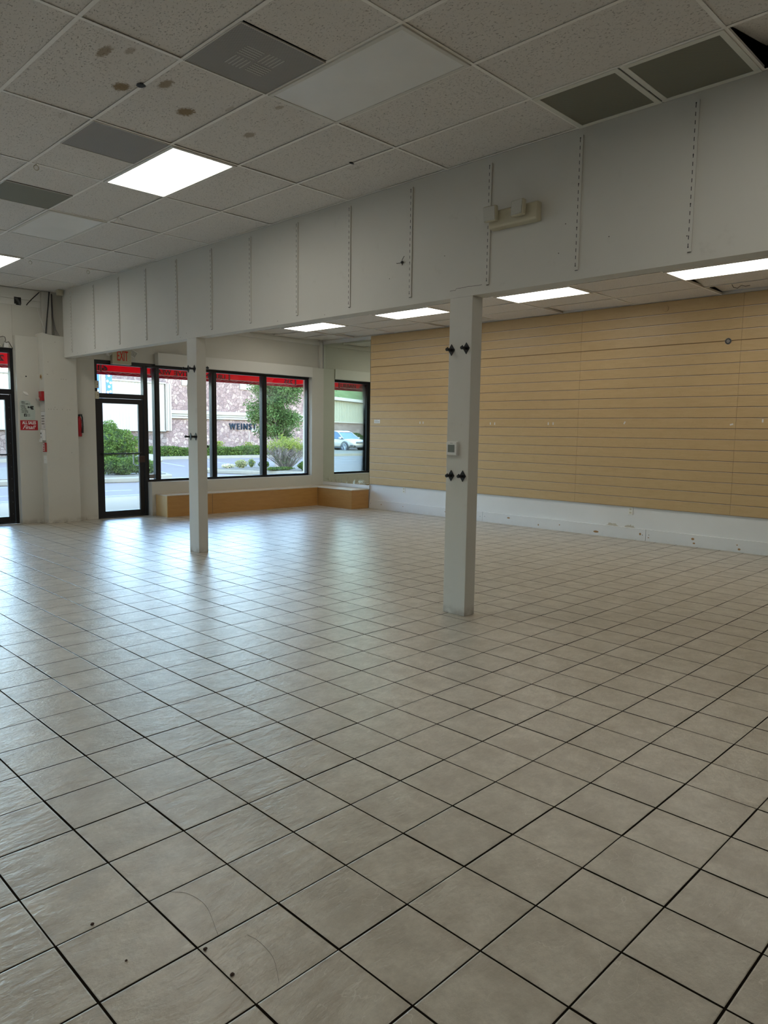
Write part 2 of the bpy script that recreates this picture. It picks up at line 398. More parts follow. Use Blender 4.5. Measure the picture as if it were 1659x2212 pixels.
_txt = {}
def text_mesh(name, body, width, height, mat, thick=.002, bold=0.0, shear=0.0, space=1.0):
    """lettering as a mesh in the local XZ plane, reading along +X, front towards -Y, centred at the origin"""
    cu = bpy.data.curves.new('lettering', 'FONT'); cu.body = body; cu.extrude = .02; cu.offset = bold; cu.shear = shear
    cu.space_character = space; cu.resolution_u = 3; cu.align_x = 'CENTER'
    to = bpy.data.objects.new('lettering', cu); C.objects.link(to)
    me = bpy.data.meshes.new_from_object(to); bpy.data.objects.remove(to); bpy.data.curves.remove(cu)
    xs = [v.co.x for v in me.vertices]; ys = [v.co.y for v in me.vertices]
    sx = width/(max(xs)-min(xs)); sy = height/(max(ys)-min(ys)); cx = (max(xs)+min(xs))/2; cy = (max(ys)+min(ys))/2
    for v in me.vertices:
        x, y, z = v.co; v.co = ((x-cx)*sx, -z/.02*thick/2, (y-cy)*sy)
    me.materials.clear(); me.materials.append(mat); me.name = name
    me.update(); return me
FACE = {'-y': 0.0, '-x': -PI/2, '+y': PI, '+x': PI/2}
def text(name, body, width, height, mat, loc, face, parent=None, **k):
    return link(name, text_mesh(name, body, width, height, mat, **k), parent, loc, (0, 0, FACE[face]))

# ================================================================== SETTING
XR = 10.34          # face of slatwall / mirror plane
ZL, ZR = 3.741, 3.470
XB0, XB1 = 4.83, 4.965
XW, YB = -6.0, -7.0     # left wall, back wall
struct('floor', MB().box(XW, 10.36, YB, 12.45, -.10, 0.0), M['floor'])

def ceiling(name, xs, ys, z, skip, warp):
    t = MB(); t.cur = 0; rnd = random.Random(3)
    for i in range(len(xs)-1):
        for j in range(len(ys)-1):
            if (i, j) in skip: continue
            x0, x1, y0, y1 = xs[i]+.006, xs[i+1]-.006, ys[j]+.006, ys[j+1]-.006
            dz = [rnd.uniform(.003, .009) for _ in range(4)]
            if (i, j) in warp: dz = [a+b for a, b in zip(dz, warp[(i, j)])]
            c = [(x0, y0), (x1, y0), (x1, y1), (x0, y1)]
            lo = [(q[0], q[1], z+dz[k]) for k, q in enumerate(c)]; hi = [(q[0], q[1], z+dz[k]+.015) for k, q in enumerate(c)]
            t.hexa(lo+hi)
    o = struct(name, t, M['ceil'])
    b = MB()
    for x in xs[:-1] if name == 'ceiling' else xs[1:]:
        b.box(x-.012, x+.012, ys[0], ys[-1], z, z+.0012); b.box(x-.0008, x+.0008, ys[0], ys[-1], z+.0012, z+.034)
    for y in ys:
        b.box(xs[0], xs[-1], y-.012, y+.012, z-.0003, z+.0010); b.box(xs[0], xs[-1], y-.0008, y+.0008, z+.001, z+.030)
    b.box(xs[-1]-.020, xs[-1]-.0005, ys[0], ys[-1], z+.0003, z+.0014); b.box(xs[0]+.0005, xs[0]+.020, ys[0], ys[-1], z+.0003, z+.0014)
    part('grid', b, M['grid'], o)
    v = MB().box(xs[0], xs[-1], ys[0], ys[-1], z+.42, z+.44); part('plenum_shade_sheet', v, M['dark'], o)  # black sheet, blocks light and makes the gaps between tiles look shaded
    return o
PX, PY = .6096, 1.2192
xs = [2.372+PX*k for k in range(-14, 4)] + [XB0]           # ... 2.372, 2.982, 3.591, 4.201, 4.83
ys = [YB+.02] + [4.083+PY*k for k in range(-9, 7)] + [12.45]
IX = {0: 14, 1: 15, 2: 16, 3: 17}; JY = lambda k: k+10      # cell index helpers: column 14 starts at 2.372, row JY(0) starts at 4.083
lights_on = [(2, 1), (2, 5), (2, -3), (-4, 1), (-4, 5), (-9, 3), (-4, -3)]  # first pair is in view, the others are unseen, added to brighten the shop
lights_off = [(2, -1), (2, 3)]
half_vents = [(1, -1, 'b'), (1, 1, 'a'), (1, 2, 'b'), (3, -2, 'b'), (3, -2, 'a')]
skip = set()
def cell(i, k): return (14+i, k+10)
for i, k in lights_on+lights_off: skip.add((14+i-1, k+10))
# column index: i=1 is 2.372..2.982 ; i=2 is 2.982..3.591 ; i=4 is 4.201..4.83
def X0(i): return 2.372+PX*(i-1)
def Y0(k): return 4.083+PY*k
skip |= {(14, 9), (14, 11), (14, 12), (17, 8)}
extra = MB()
warp = {(17, 7): (0, .03, .13, .02)}
cl = ceiling('ceiling', xs, ys, ZL, skip, warp)
for (i, y0, y1) in [(1, Y0(-1), Y0(-1)+PY/2), (1, Y0(1)+PY/2, Y0(1)+PY), (1, Y0(2), Y0(2)+PY*.5)]:
    extra.box(X0(i)+.006, X0(i)+PX-.006, y0+.006, y1-.006, ZL+.003, ZL+.018)
for yy in (Y0(-1)+PY/2, Y0(1)+PY/2, Y0(2)+PY/2): pass
part('half_tiles', extra, M['ceil'], cl)

xr = [XB1, 5.44, 6.05, 6.66, 7.27, 7.88, 8.49, 9.10, 9.71, 10.355]
yr = [YB+.02] + [3.87+PY*k for k in range(-8, 7)] + [12.2]
rl = [(6, k) for k in (8, 10, 12, 14)] + [(6, 6)]   # row index: yr[j]..yr[j+1]; j=8 -> 2.65..3.87
warp2 = {(7, 8): (0, 0, .006, .095), (8, 8): (.02, .03, .035, .085), (8, 10): (0, 0, .03, .03), (7, 14): (0, 0, 0, .03), (8, 12): (0, .01, .02, .02),
         (8, 14): (0, 0, .03, .05), (7, 15): (0, .03, 0, 0), (6, 15): (0, .0, .035, .0), (5, 15): (0, 0, .02, 0), (8, 15): (.05, 0, .03, .02)}
ceiling('ceiling_aisle', xr, yr, ZR, set(rl), warp2)
struct('roof', MB().box(XW-.2, 10.6, YB-.2, 12.5, 4.25, 4.40), M['wall'])
struct('wall_left', MB().box(XW-.15, XW, YB, 12.45, 0, 4.25), M['wall'])
struct('wall_back', MB().box(XW-.15, 10.5, YB-.15, YB, 0, 4.25), M['wall'])
struct('wall_right', MB().box(10.36, 10.50, YB, 12.45, 0, 4.25), M['trimw'])

# front wall, built from its pieces
f = MB()
YF = 12.22
f.box(5.36, 10.36, YF, 12.42, 2.71, 4.25)            # header over door and windows
f.box(10.02, 10.36, 12.12, 12.219, 0, 2.90); f.box(10.02, 10.36, 12.219, 12.42, 0, 2.709)           # right pier
f.box(6.31, 10.02, 12.12, 12.36, 0, .605)            # knee wall
f.box(4.16, 4.50, 12.33, 12.50, 0, 3.00)             # A
f.prism([(4.50, 0), (5.02, 0), (5.02, 2.99), (4.92, 3.015), (4.60, 3.03), (4.50, 3.055)], 12.12, 12.50, 'y')  # B
f.box(5.02, 5.365, YF, 12.50, 0, 2.71)               # C
f.box(4.965, 5.359, YF, 12.50, 2.711, 4.25)
f.box(4.16, 5.02, 12.44, 12.55, 2.98, 4.25)
f.box(1.30, 4.16, 12.44, 12.60, 2.80, 4.25)
f.box(XW, 1.30, 12.44, 12.60, 2.80, 4.25)
f.box(XW, -4.2, 12.44, 12.60, 0, 2.80)
f.box(1.10, 1.30, 12.44, 12.60, 0, 2.80)
f.box(-4.2, 1.10, 12.44, 12.60, 0, .50)
struct('wall_front', f, M['wall'], .004)
# trims
struct('trim_1', MB().box(6.47, 10.02, 12.10, 12.22, 2.692, 2.905), M['trim'], .003)
struct('trim_2', MB().box(5.02, 10.27, 12.185, 12.22, 3.385, 3.468), M['trim'], .002)
struct('trim_3', MB().box(XW, 4.60, 12.42, 12.44, 3.575, 3.735), M['trim'], .002)
struct('trim_4', MB().box(XW, 4.60, 12.43, 12.44, 3.475, 3.57), M['trim'], .002)
struct('trim_5', MB().box(10.27, 10.335, 12.14, 12.215, 2.905, 3.468), M['trim'], .002)
struct('trim_6', MB().box(10.335, 10.36, 10.66, 12.12, .395, .465), M['trimw'], .002)

# header beam between the two halves of the shop
b = MB(); b.box(XB0, XB1, YB, 12.115, 2.69, 3.740)
b.cur = 1
for y, z in [(11.3, 2.72), (10.55, 2.73), (8.45, 2.72), (8.3, 2.76), (6.42, 2.73), (5.65, 2.72), (3.0, 2.9), (4.1, 3.05), (2.6, 2.95), (2.05, 2.86), (2.95, 3.1), (4.75, 2.95), (1.95, 3.05), (11.6, 2.73)]:
    b.disc((XB0-.0005, y, z), .0038, 'x', .002, 8)
# crack above the near column
ck = [(4.035, 2.752), (4.0, 2.753), (3.975, 2.751), (3.965, 2.765), (3.93, 2.764), (3.87, 2.764), (3.84, 2.768), (3.80, 2.764), (3.74, 2.762), (3.70, 2.764)]
for (ya, za), (yb, zb) in zip(ck, ck[1:]):
    b.hexa([(XB0-.001, ya, za-.001), (XB0+.002, ya, za-.001), (XB0+.002, yb, zb-.001), (XB0-.001, yb, zb-.001), (XB0-.001, ya, za+.0016), (XB0+.002, ya, za+.0016), (XB0+.002, yb, zb+.0016), (XB0-.001, yb, zb+.0016)])
b.cur = 0
b.box(XB0-.0025, XB0, 8.30, 12.10, 2.69, 2.715)      # thin strip under the far half
b.box(XB0-.0022, XB0, YB, 1.98, 2.69, 3.60)
tag(struct('wall_header', b, [M['column'], M['screw']]), 'long white header beam hung across the shop on two columns')

# ------------------------------------------------------------------ columns
def column(y0, y1, label, seed):
    rnd = random.Random(seed); c = MB()
    c.box(XB0, XB1, y0, y1, 0, 2.69)
    o = one('support_column', c, M['column'], label, 'column', 'support columns under the header beam', bevel=.004)
    return o
column(3.79, 4.03, 'near white square column with grey thermostat and four black brackets', 1)
column(8.075, 8.30, 'far white square column standing before the display bench and windows', 2)

# ------------------------------------------------------------------ storefront frames
def frame_rect(mb, x0, x1, y0, y1, z0, z1, w_):
    mb.box(x0, x0+w_, y0, y1, z0, z1); mb.box(x1-w_, x1, y0, y1, z0, z1)
    mb.box(x0+w_, x1-w_, y0, y1, z0, z0+w_); mb.box(x0+w_, x1-w_, y0, y1, z1-w_, z1)
win = thing('window_1', None, None, (0, 0, 0), kind='structure')
fy0, fy1 = 12.235, 12.335
# sidelite + three lights
fr = MB(); fr.box(6.295, 10.07, fy0, fy1, 2.640, 2.712); fr.box(6.295, 10.07, fy0, fy1, .605, .650)
for x0, x1 in [(6.295, 6.325), (6.455, 6.555), (7.636, 7.742), (8.812, 8.922), (9.985, 10.07)]: fr.box(x0, x1, fy0, fy1, .650, 2.640)
fr.box(6.475, 6.535, fy0-.012, fy0, .650, 2.640); fr.box(7.665, 7.715, fy0-.012, fy0, .65, 2.64); fr.box(8.84, 8.895, fy0-.012, fy0, .65, 2.64)
fr.box(5.37, 10.02, fy0-.02, fy0, 2.668, 2.70)
part('frame', fr, M['black'], win, bevel=.003)
for x0, x1 in [(6.325, 6.455), (6.555, 7.636), (7.742, 8.812), (8.922, 9.985)]:
    part('pane', MB().box(x0, x1, 12.280, 12.286, .650, 2.640), M['glass'], win)
# small security sticker in the sidelite
one('security_sticker', MB().box(6.335, 6.450, 12.272, 12.279, .665, .735), M['steel'], 'small grey sticker low on the narrow sidelite window', 'sticker')

def door(name, x0, x1, yf, side, z1=2.712):
    d = thing(name, None, None, (0, 0, 0), kind='structure')
    fm = MB(); y0, y1 = yf, yf+.10
    fm.box(x0, x0+.05, y0, y1, 0, z1); fm.box(x1-.05, x1, y0, y1, 0, z1)
    fm.box(x0+.05, x1-.05, y0, y1, z1-.072, z1); fm.box(x0+.05, x1-.05, y0, y1, 2.075, 2.155); fm.box(x0+.05, x1-.05, y0+.01, y1, 0, .018)
    part('frame', fm, M['black'], d, bevel=.003)
    part('transom_pane', MB().box(x0+.05, x1-.05, yf+.045, yf+.051, 2.155, z1-.072), M['glass'], d)
    lf = MB(); a, bb = x0+.055, x1-.055
    lf.box(a, a+.085, yf+.02, yf+.065, .02, 2.07); lf.box(bb-.085, bb, yf+.02, yf+.065, .02, 2.07)
    lf.box(a+.085, bb-.085, yf+.02, yf+.065, .02, .118); lf.box(a+.085, bb-.085, yf+.02, yf+.065, 1.985, 2.07)
    leaf = part('door_leaf', lf, M['black'], d, bevel=.002)
    part('pane', MB().box(a+.085, bb-.085, yf+.040, yf+.046, .118, 1.985), M['glass'], leaf)
    part('push_bar', MB().tube([(a+.06, yf+.0, 1.118), (bb-.06, yf+.0, 1.118)], .012, 8).box(a+.04, a+.07, yf-.012, yf+.02, 1.10, 1.136).box(bb-.07, bb-.04, yf-.012, yf+.02, 1.10, 1.136), M['blackp'], leaf)
    cx = (x0+x1)/2
    part('door_closer', MB().box(cx-.30, cx+.10, yf-.008, yf+.0, 2.085, 2.145).box(cx-.25, cx-.12, yf-.010, yf-.008, 2.10, 2.106).box(cx-.08, cx+.04, yf-.010, yf-.008, 2.10, 2.106), M['blackp'], d)
    if side == 'lock':
        part('lock_case', MB().box(bb-.12, bb-.01, yf-.035, yf+.02, .96, 1.075), plainbrown, leaf, bevel=.004)
        part('pull_handle', MB().tube([(bb-.15, yf+.07, 1.12), (bb-.15, yf+.12, 1.10), (bb-.15, yf+.12, .93), (bb-.11, yf+.12, .90), (bb-.06, yf+.09, .90)], .012, 8), M['steel'], leaf)
    else:
        s = MB()
        for k in range(11): s.ball((bb-.03, yf+.018, .16+k*.19), .006, 6)
        part('screw_heads', s, M['reflector'], leaf)
    return d
plainbrown = plain('bronze_lock', (.06, .035, .03), .4, .4)
door('door_2', 5.365, 6.295, 12.235, 'lock')
door('door_1', 3.20, 4.16, 12.46, 'screws', 2.798)
win2 = thing('window_2', None, None, kind='structure')
fr = MB(); frame_rect(fr, 1.30, 3.20, 12.46, 12.56, 0.0, 2.80, .06); frame_rect(fr, -4.2, 1.10, 12.46, 12.56, .50, 2.80, .06)
for x in (-2.5, -.75): fr.box(x-.04, x+.04, 12.46, 12.56, .56, 2.74)
part('frame', fr, M['black'], win2)
for x0, x1, z0 in [(1.36, 3.14, .06), (-4.14, -2.54, .56), (-2.46, -.79, .56), (-.71, 1.04, .56)]:
    part('pane', MB().box(x0, x1, 12.51, 12.516, z0, 2.74), M['glass'], win2)

# ------------------------------------------------------------------ right wall: slatwall, mirror, baseboards
def slat_panel(y0, y1, z0, n, label):
    t = thing('slatwall_panel', label, 'slatwall', (0, 0, 0), 'maple slatwall panels along the right wall')
    s = MB(); h = (3.440-.492)/20
    for k in range(n):
        za, zb = z0+k*h+.0052, (3.464 if z0+(k+1)*h > 3.43 else z0+(k+1)*h-.0052)
        s.prism([(XR, za), (10.352, za), (10.352, zb), (XR, zb)], y0+.001, y1-.001, 'y')
    part('slats', s, M['slat'], t, bevel=.0012)
    bk = MB().box(10.352, 10.3598, y0+.001, y1-.001, z0, z0+n*h); part('core', bk, M['edge'], t)
    al = MB()
    for k in range(1, n): 
        z = z0+k*h; al.cur = 0; al.box(XR+.0015, 10.352, y0+.001, y1-.001, z-.0051, z-.0026); al.cur = 1; al.box(10.3505, 10.352, y0+.001, y1-.001, z-.0026, z+.0050)
    part('groove_inserts', al, [M['alum'], M['edge']], t, label='thin aluminium strips in the grooves')
    return t
zu = .492+16*(3.440-.492)/20
seams = [10.665, 8.33, 5.952, 3.575, 1.20]
lo = ['far lower maple slatwall panel beside the corner mirror', 'lower maple slatwall panel behind the near column', 'lower maple slatwall panel over the outlet, right of the near column', 'nearest lower maple slatwall panel, cut by the photo edge']
hi = ['far upper maple slatwall panel under the ceiling beside the mirror', 'upper maple slatwall panel behind the near column top', 'upper maple slatwall panel with round plate under the ceiling', 'nearest upper maple slatwall panel at the photo edge']
for i in range(4):
    slat_panel(seams[i+1], seams[i], .492, 16, lo[i]); slat_panel(seams[i+1], seams[i], zu, 4, hi[i])
one('wall_mirror', MB().box(10.3405, 10.358, 10.672, 12.118, .467, 3.40), M['mirror'], 'tall greenish mirror panel between slatwall and front corner pier', 'mirror')
def base(y0, y1, seed, knots):
    s = MB().box(10.330, 10.3595, y0+.004, y1-.004, 0.002, .176); s.cur = 1
    for (y, z, a, bb) in knots:
        vs = [(10.3293, y+a*math.cos(q*PI/8), z+bb*math.sin(q*PI/8)) for q in range(16)]; s.add(vs, [tuple(range(16))])
    s.cur = 2
    for (y, z) in [(y1-.05, .10), (y0+.05, .09)]: s.disc((10.3297, y, z), .006, 'x', .001, 8)
    o = struct('baseboard_right', s, [M['trimw'], M['knot'], M['screw']]); bev(o, .002); return o
base(YB, 4.745, 1, [(4.70, .06, .012, .006), (4.05, .115, .022, .016), (4.03, .055, .018, .011), (3.42, .045, .018, .014), (3.45, .10, .010, .007), (2.52, .09, .02, .01), (2.48, .07, .01, .012)])
base(4.745, 7.76, 2, [(5.55, .06, .045, .016), (4.83, .10, .016, .018), (7.2, .12, .03, .012), (6.6, .06, .012, .014), (6.2, .10, .012, .008)])
base(7.76, 10.66, 3, [(10.3, .10, .010, .012), (9.7, .11, .008, .009), (8.6, .10, .035, .008)])
pl = MB()
for yc, zc, r in [(5.02, .19, .075), (5.30, .19, .09)]:
    pts = [(10.3588, yc+r*(1+.35*random.uniform(-1, 1))*math.cos(a*PI/10), .178+r*.55*(1+.4*random.uniform(-1, 1))*math.sin(a*PI/10)) for a in range(11)]
    pl.add(pts, [tuple(range(len(pts)))])
one('peeling_paint', pl, M['peel'], 'flaked patch of plaster above the baseboard under the outlet', 'peeling paint')
for y, lab in [(9.706, 'white outlet plate below the slatwall, far left by the bench'), (5.011, 'white outlet plate below the slatwall, nearest the photo edge')]:
    t = thing('wall_outlet', lab, 'outlet', (10.36, y, .43), 'duplex outlets below the slatwall')
    part('plate', MB().box(-.007, 0, -.036, .036, -.057, .057), M['white'], t, bevel=.002)
    s = MB(); s.cur = 0
    for z in (.026, -.026):
        s.box(-.0085, -.007, -.017, .017, z-.016, z+.016)
        s.cur = 1; s.box(-.0095, -.0085, -.009, -.006, z-.004, z+.006); s.box(-.0095, -.0085, .006, .009, z-.004, z+.006); s.cur = 0
    part('sockets', s, [M['cream'], M['ink']], t)
# marks and small fittings on the slatwall
t = thing('price_sticker', 'small white printed sticker at far end of slatwall', 'sticker', (XR, 10.46, 1.766))
part('paper', MB().box(-.0015, 0, -.085, .085, -.036, .036), M['paper'], t)
s = MB()
for k, (a, c) in enumerate([(-.07, .02), (-.07, .065), (-.055, .06)]): s.box(-.0022, -.0015, -c, -a, .018-k*.018, .024-k*.018)
part('print', s, M['steel'], t)
tp = [(9.30, 1.744, 0, 'left strip of the farthest tape pair on the slatwall'), (9.22, 1.744, 0, 'right strip of the farthest tape pair on the slatwall'), (7.654, 1.731, 0, 'left tape strip just right of the near column'), (7.56, 1.731, 0, 'second tape strip just right of the near column'),
      (6.49, 1.734, 0, 'left strip of the tape pair midway along the slatwall'), (6.40, 1.734, 0, 'right strip of the tape pair midway along the slatwall'), (5.17, 1.75, .5, 'short tilted tape bit right of the long slatwall seam'), (3.63, 1.73, 1.3, 'flat lying tape strip near the right slatwall seam'), (3.24, 1.78, 0, 'upright tape strip nearest the photo edge')]
for y, z, a, lab in tp:
    o = one('tape_strip', MB().box(-.0012, 0, -.010, .010, -.022, .022), M['paper'], 'white ' + lab, 'tape', 'bits of white tape on the slatwall', loc=(XR, y, z)); o.rotation_euler = (a, 0, 0)
o = one('round_plate', MB().ring((XR-.004, 4.633, 3.365), .040, .004, 'x').ring((XR-.004, 4.633, 3.365), .025, .003, 'x').disc((XR-.003, 4.633, 3.365), .040, 'x', .005), M['slat'], 'round wood coloured double ring plate near top of slatwall', 'plate')
t = thing('sprinkler_port', 'round metal port set into slatwall near the photo edge', 'port', (XR, 3.744, 2.845))
part('flange', MB().ring((-.004, 0, 0), .040, .004, 'x'), M['steel'], t); part('plug', MB().disc((-.003, 0, 0), .022, 'x', .006).ring((-.006, 0, 0), .024, .003, 'x'), M['reflector'], t)
part('hole', MB().disc((-.001, 0, 0), .036, 'x', .0015), M['ink'], t)

# ------------------------------------------------------------------ shelf standards on the header beam
s = MB().box(-.010, 0, -.013, -.0095, 0, .932).box(-.010, 0, .0095, .013, 0, .932).box(-.010, -.0085, -.0095, .0095, 0, .932).box(-.0085, 0, -.0095, .0095, 0, .003)
s.cur = 1
for k in range(18): s.box(-.0106, -.0099, .006, .0105, .028+k*.0505, .053+k*.0505)
s.box(-.0106, -.002, -.011, .011, -.002, .0005)
for z in (.915, .60, .30, .03): s.disc((-.0105, .008, z), .0045, 'x', .001, 8)
std = one('shelf_standard', s, [M['column'], M['ink']], '', 'shelf standard', 'slotted shelf standards on the header beam', loc=(XB0, 2.027, 2.755))
SY = [2.027, 2.843, 3.640, 4.485, 5.281, 6.081, 6.914, 7.711, 8.520, 9.331, 10.125, 10.948, 11.780]
SL = ['nearest to the camera at the right', 'right of the twin head emergency light', 'partly behind the emergency light lamp', 'just right of the torn cable hole',
      'between the cable hole and two ceiling vents, midway', 'above the far light panel of the aisle', 'sixth back from the far wall, over bare beam', 'just right above the far column',
      'just left above the far column', 'over the space between far column and exit sign', 'above right of the exit sign', 'above left of the exit sign', 'farthest away beside the front corner']
for y, l in zip(SY, SL):
    o = std if y == SY[0] else copy_tree(std)
    o.location.y = y; o['label'] = 'slotted shelf standard ' + l
# torn cable stub
s = MB(); s.ball((XB0-.010, 4.586, 3.068), .012, 8, (1, 1.4, 1))
s.tube([(XB0-.01, 4.586, 3.07), (XB0-.03, 4.565, 3.085), (XB0-.02, 4.55, 3.115)], .0025, 5); s.tube([(XB0-.01, 4.59, 3.065), (XB0-.03, 4.63, 3.06), (XB0-.015, 4.65, 3.07)], .0025, 5); s.tube([(XB0-.01, 4.58, 3.065), (XB0-.025, 4.57, 3.04)], .003, 5)
one('cable_stub', s, M['ink'], 'torn black cable end poking from the header beam', 'cable')

# ------------------------------------------------------------------ column brackets, thermostat
def hook(loc, L, rotz, label, grp):
    t = thing('rail_bracket', label, 'bracket', loc, grp, (0, 0, rotz))
    part('diamond_plate', MB().prism([(-.036, 0), (0, -.049), (.036, 0), (0, .049)], -.006, 0, 'x'), M['blackp'], t, bevel=.002)
    r = MB().tube([(-.006, 0, 0), (-L, 0, 0)], .0125, 12)
    r.tube([(-L, 0, 0), (-L-.006, 0, 0)], [.015, .013], 12); r.box(-L+.004, -L+.012, -.004, .004, .010, .020)
    part('rod', r, M['blackp'], t)
    return t
G1 = 'black diamond brackets on the near column'; G2 = 'black diamond brackets on the far column'
hook((XB0, 4.000, 2.264), .062, 0, 'upper left black diamond bracket on the near column', G1)
hook((XB0, 3.842, 2.268), .062, 0, 'upper right black diamond bracket on the near column', G1)
hook((XB0, 3.972, 1.204), .062, 0, 'lower left black diamond bracket below the thermostat', G1)
hook((XB0, 3.846, 1.206), .062, 0, 'lower right black diamond bracket below the thermostat', G1)
hook((XB1, 3.86, 2.275), .058, PI, 'upper bracket hidden behind the near column, only its tip showing', G1)
hook((XB1, 3.86, 1.315), .058, PI, 'lower bracket hidden behind the near column, only its tip showing', G1)
hook((XB0, 8.268, 2.318), .078, 0, 'upper left black diamond bracket on the far column', G2)
hook((XB0, 8.124, 2.312), .070, 0, 'upper right black diamond bracket on the far column', G2)
hook((XB0, 8.235, 1.472), .078, 0, 'lower left black diamond bracket on the far column', G2)
hook((XB0, 8.112, 1.474), .070, 0, 'lower right black diamond bracket on the far column', G2)
hook((XB1, 8.17, 2.340), .085, PI, 'upper bracket on back of the far column against the window', G2)
hook((XB1, 8.19, 1.345), .085, PI, 'lower bracket on back of the far column against the window', G2)
t = thing('thermostat', 'white thermostat with grey screen on the near column', 'thermostat', (XB0, 3.957, 1.436))
part('wall_plate', MB().box(-.008, 0, -.060, .060, -.061, .061), M['white'], t, bevel=.003)
part('case', MB().box(-.026, -.008, -.056, .056, -.057, .057), M['white'], t, bevel=.006)
part('screen', MB().box(-.0272, -.026, -.034, .038, -.032, .032), M['lcd'], t)
part('logo_bar', MB().box(-.0268, -.026, -.014, .014, .043, .047), M['steel'], t)
one('cable_cover', MB().prism([(8.30, 1.95), (8.335, 1.985), (8.338, 2.12), (8.315, 2.16), (8.30, 2.16)], 4.845, 4.90, 'x'), M['column'], 'small grey cover plate on the side of the far column', 'cover', bevel=.004)

# ------------------------------------------------------------------ display bench
t = thing('display_bench', 'low L shaped plywood window bench with pale top', 'bench', (6.38, 11.72, 0))
def rel(mb): 
    mb.v = [(x-6.38, y-11.72, z) for x, y, z in mb.v]; return mb
part('long_front', rel(MB().box(6.395, 7.30, 11.72, 11.735, 0.001, .375)), M['bench'], t); 
part('long_front', rel(MB().box(7.312, 9.845, 11.72, 11.735, 0.001, .375)), M['bench'], t)
part('end_panel', rel(MB().box(6.38, 6.395, 11.72, 12.115, 0.001, .375)), plain('pale_plywood', (.64, .43, .19), .4, var=.1, sc=6), t, label='pale plywood end panel')
part('short_front', rel(MB().box(9.85, 9.865, 10.68, 11.72, 0.001, .375)), M['bench'], t)
part('end_panel', rel(MB().box(9.85, 10.326, 10.665, 10.68, 0.001, .375)), M['bench'], t)
part('joint_post', rel(MB().box(7.30, 7.312, 11.723, 11.735, 0.001, .375)), M['edge'], t)
topm = plain('worn_pale_bench_top', (.60, .50, .37), .45, var=.15, sc=8)
top = MB(); z0, z1 = .375, .392
P = [(6.375, 11.715), (9.842, 11.715), (9.842, 10.658), (10.328, 10.658), (10.328, 12.117), (6.375, 12.117)]
top.prism(P, z0, z1, 'z'); part('bench_top', rel(top), topm, t, bevel=.002)

# ------------------------------------------------------------------ ceiling fixtures
def fixture(name, x0, y0, z, lit, label, grp):
    t = thing(name, label, 'ceiling light', (x0+PX/2, y0+PY/2, z), grp)
    s = MB(); a, b_ = PX/2-.008, PY/2-.008
    for q in (-1, 1):
        s.box(*sorted((q*a, q*(a-.028))), -b_, b_, -.010, .004)
    for q in (-1, 1):
        s.box(-a+.028, a-.028, *sorted((q*b_, q*(b_-.028))), -.010, .004)
    part('frame', s, M['fixture'], t, bevel=.002)
    part('diffuser', MB().box(-a+.028, a-.028, -b_+.028, b_-.028, -.006, -.001), M['lamp'] if lit else M['off'], t)
    part('edge_gap_shade', MB().box(a+.0005, a+.0065, -b_, b_, -.0012, -.0004), M['dark'], t)  # black strip painted in for the shade of the gap beside the frame
    part('housing', MB().box(-a+.01, a-.01, -b_+.01, b_-.01, .006, .09), M['fixture'], t)
    return t
LN = {(2, 1): 'lit fluorescent panel beside the dusty grey vent', (2, 5): 'lit fluorescent panel at the left photo edge', (2, -1): 'big unlit fluorescent panel nearest the camera', (2, 3): 'small unlit fluorescent panel beyond the lit one'}
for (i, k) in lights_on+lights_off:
    lab = LN.get((i, k), 'added unseen lit panel in the main ceiling, brightens the shop')
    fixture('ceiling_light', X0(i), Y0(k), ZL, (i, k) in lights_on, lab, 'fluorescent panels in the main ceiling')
RN = {8: 'lit aisle light panel nearest the camera at the right edge', 10: 'lit aisle light panel just right of the near column', 12: 'lit aisle light panel cut by the near column', 14: 'farthest lit aisle light panel near the windows'}
for i, j in rl:  # the last aisle panel is unseen, added for more room light
    fixture('ceiling_light', xr[6], yr[j], ZR, True, RN.get(j, 'added unseen lit aisle panel that brightens the shop'), 'fluorescent panels over the aisle')

def vent(x0, x1, y0, y1, mat, fw_, label, louver=False):
    cx, cy = (x0+x1)/2, (y0+y1)/2; t = thing('ceiling_vent', label, 'vent', (cx, cy, ZL), 'air vents in the main ceiling')
    a, b_ = (x1-x0)/2-.006, (y1-y0)/2-.006; s = MB()
    for q in (-1, 1): s.box(*sorted((q*a, q*(a-fw_))), -b_, b_, -.006, .003); s.box(-a+fw_, a-fw_, *sorted((q*b_, q*(b_-fw_))), -.006, .003)
    part('frame', s, M['ventf'] if fw_ > .02 else M['fixture'], t, bevel=.0015)
    part('grille', MB().box(-a+fw_, a-fw_, -b_+fw_, b_-fw_, -.002, .001), mat, t)
    if louver:
        l = MB()
        for qx, qy, d in [(-1, -1, 0), (1, -1, 1), (1, 1, 0), (-1, 1, 1)]:
            for k in range(5):
                o1 = .012+k*.025
                if d: l.box(*sorted((qx*o1, qx*(o1+.010))), *sorted((qy*.01, qy*.135)), -.0032, -.002)
                else: l.box(*sorted((qx*.01, qx*.135)), *sorted((qy*o1, qy*(o1+.010))), -.0032, -.002)
        part('louvers', l, M['louver'], t)
vent(X0(1), X0(1)+PX, Y0(-1)+PY/2, Y0(0), M['vent'], .006, 'grey perforated vent with dusty louvers beside the big unlit light', True)
vent(X0(1), X0(1)+PX, Y0(1), Y0(1)+PY/2, M['vent'], .006, 'dusty grey perforated vent next to the lit light')
vent(X0(1), X0(1)+PX, Y0(2)+PY/2, Y0(3), M['vent2'], .006, 'dark olive vent beside the small unlit light')
vent(X0(4), XB0, Y0(-2)+PY/2, Y0(-1), M['vent2'], .036, 'dark return grille farther from the camera, against the header beam')
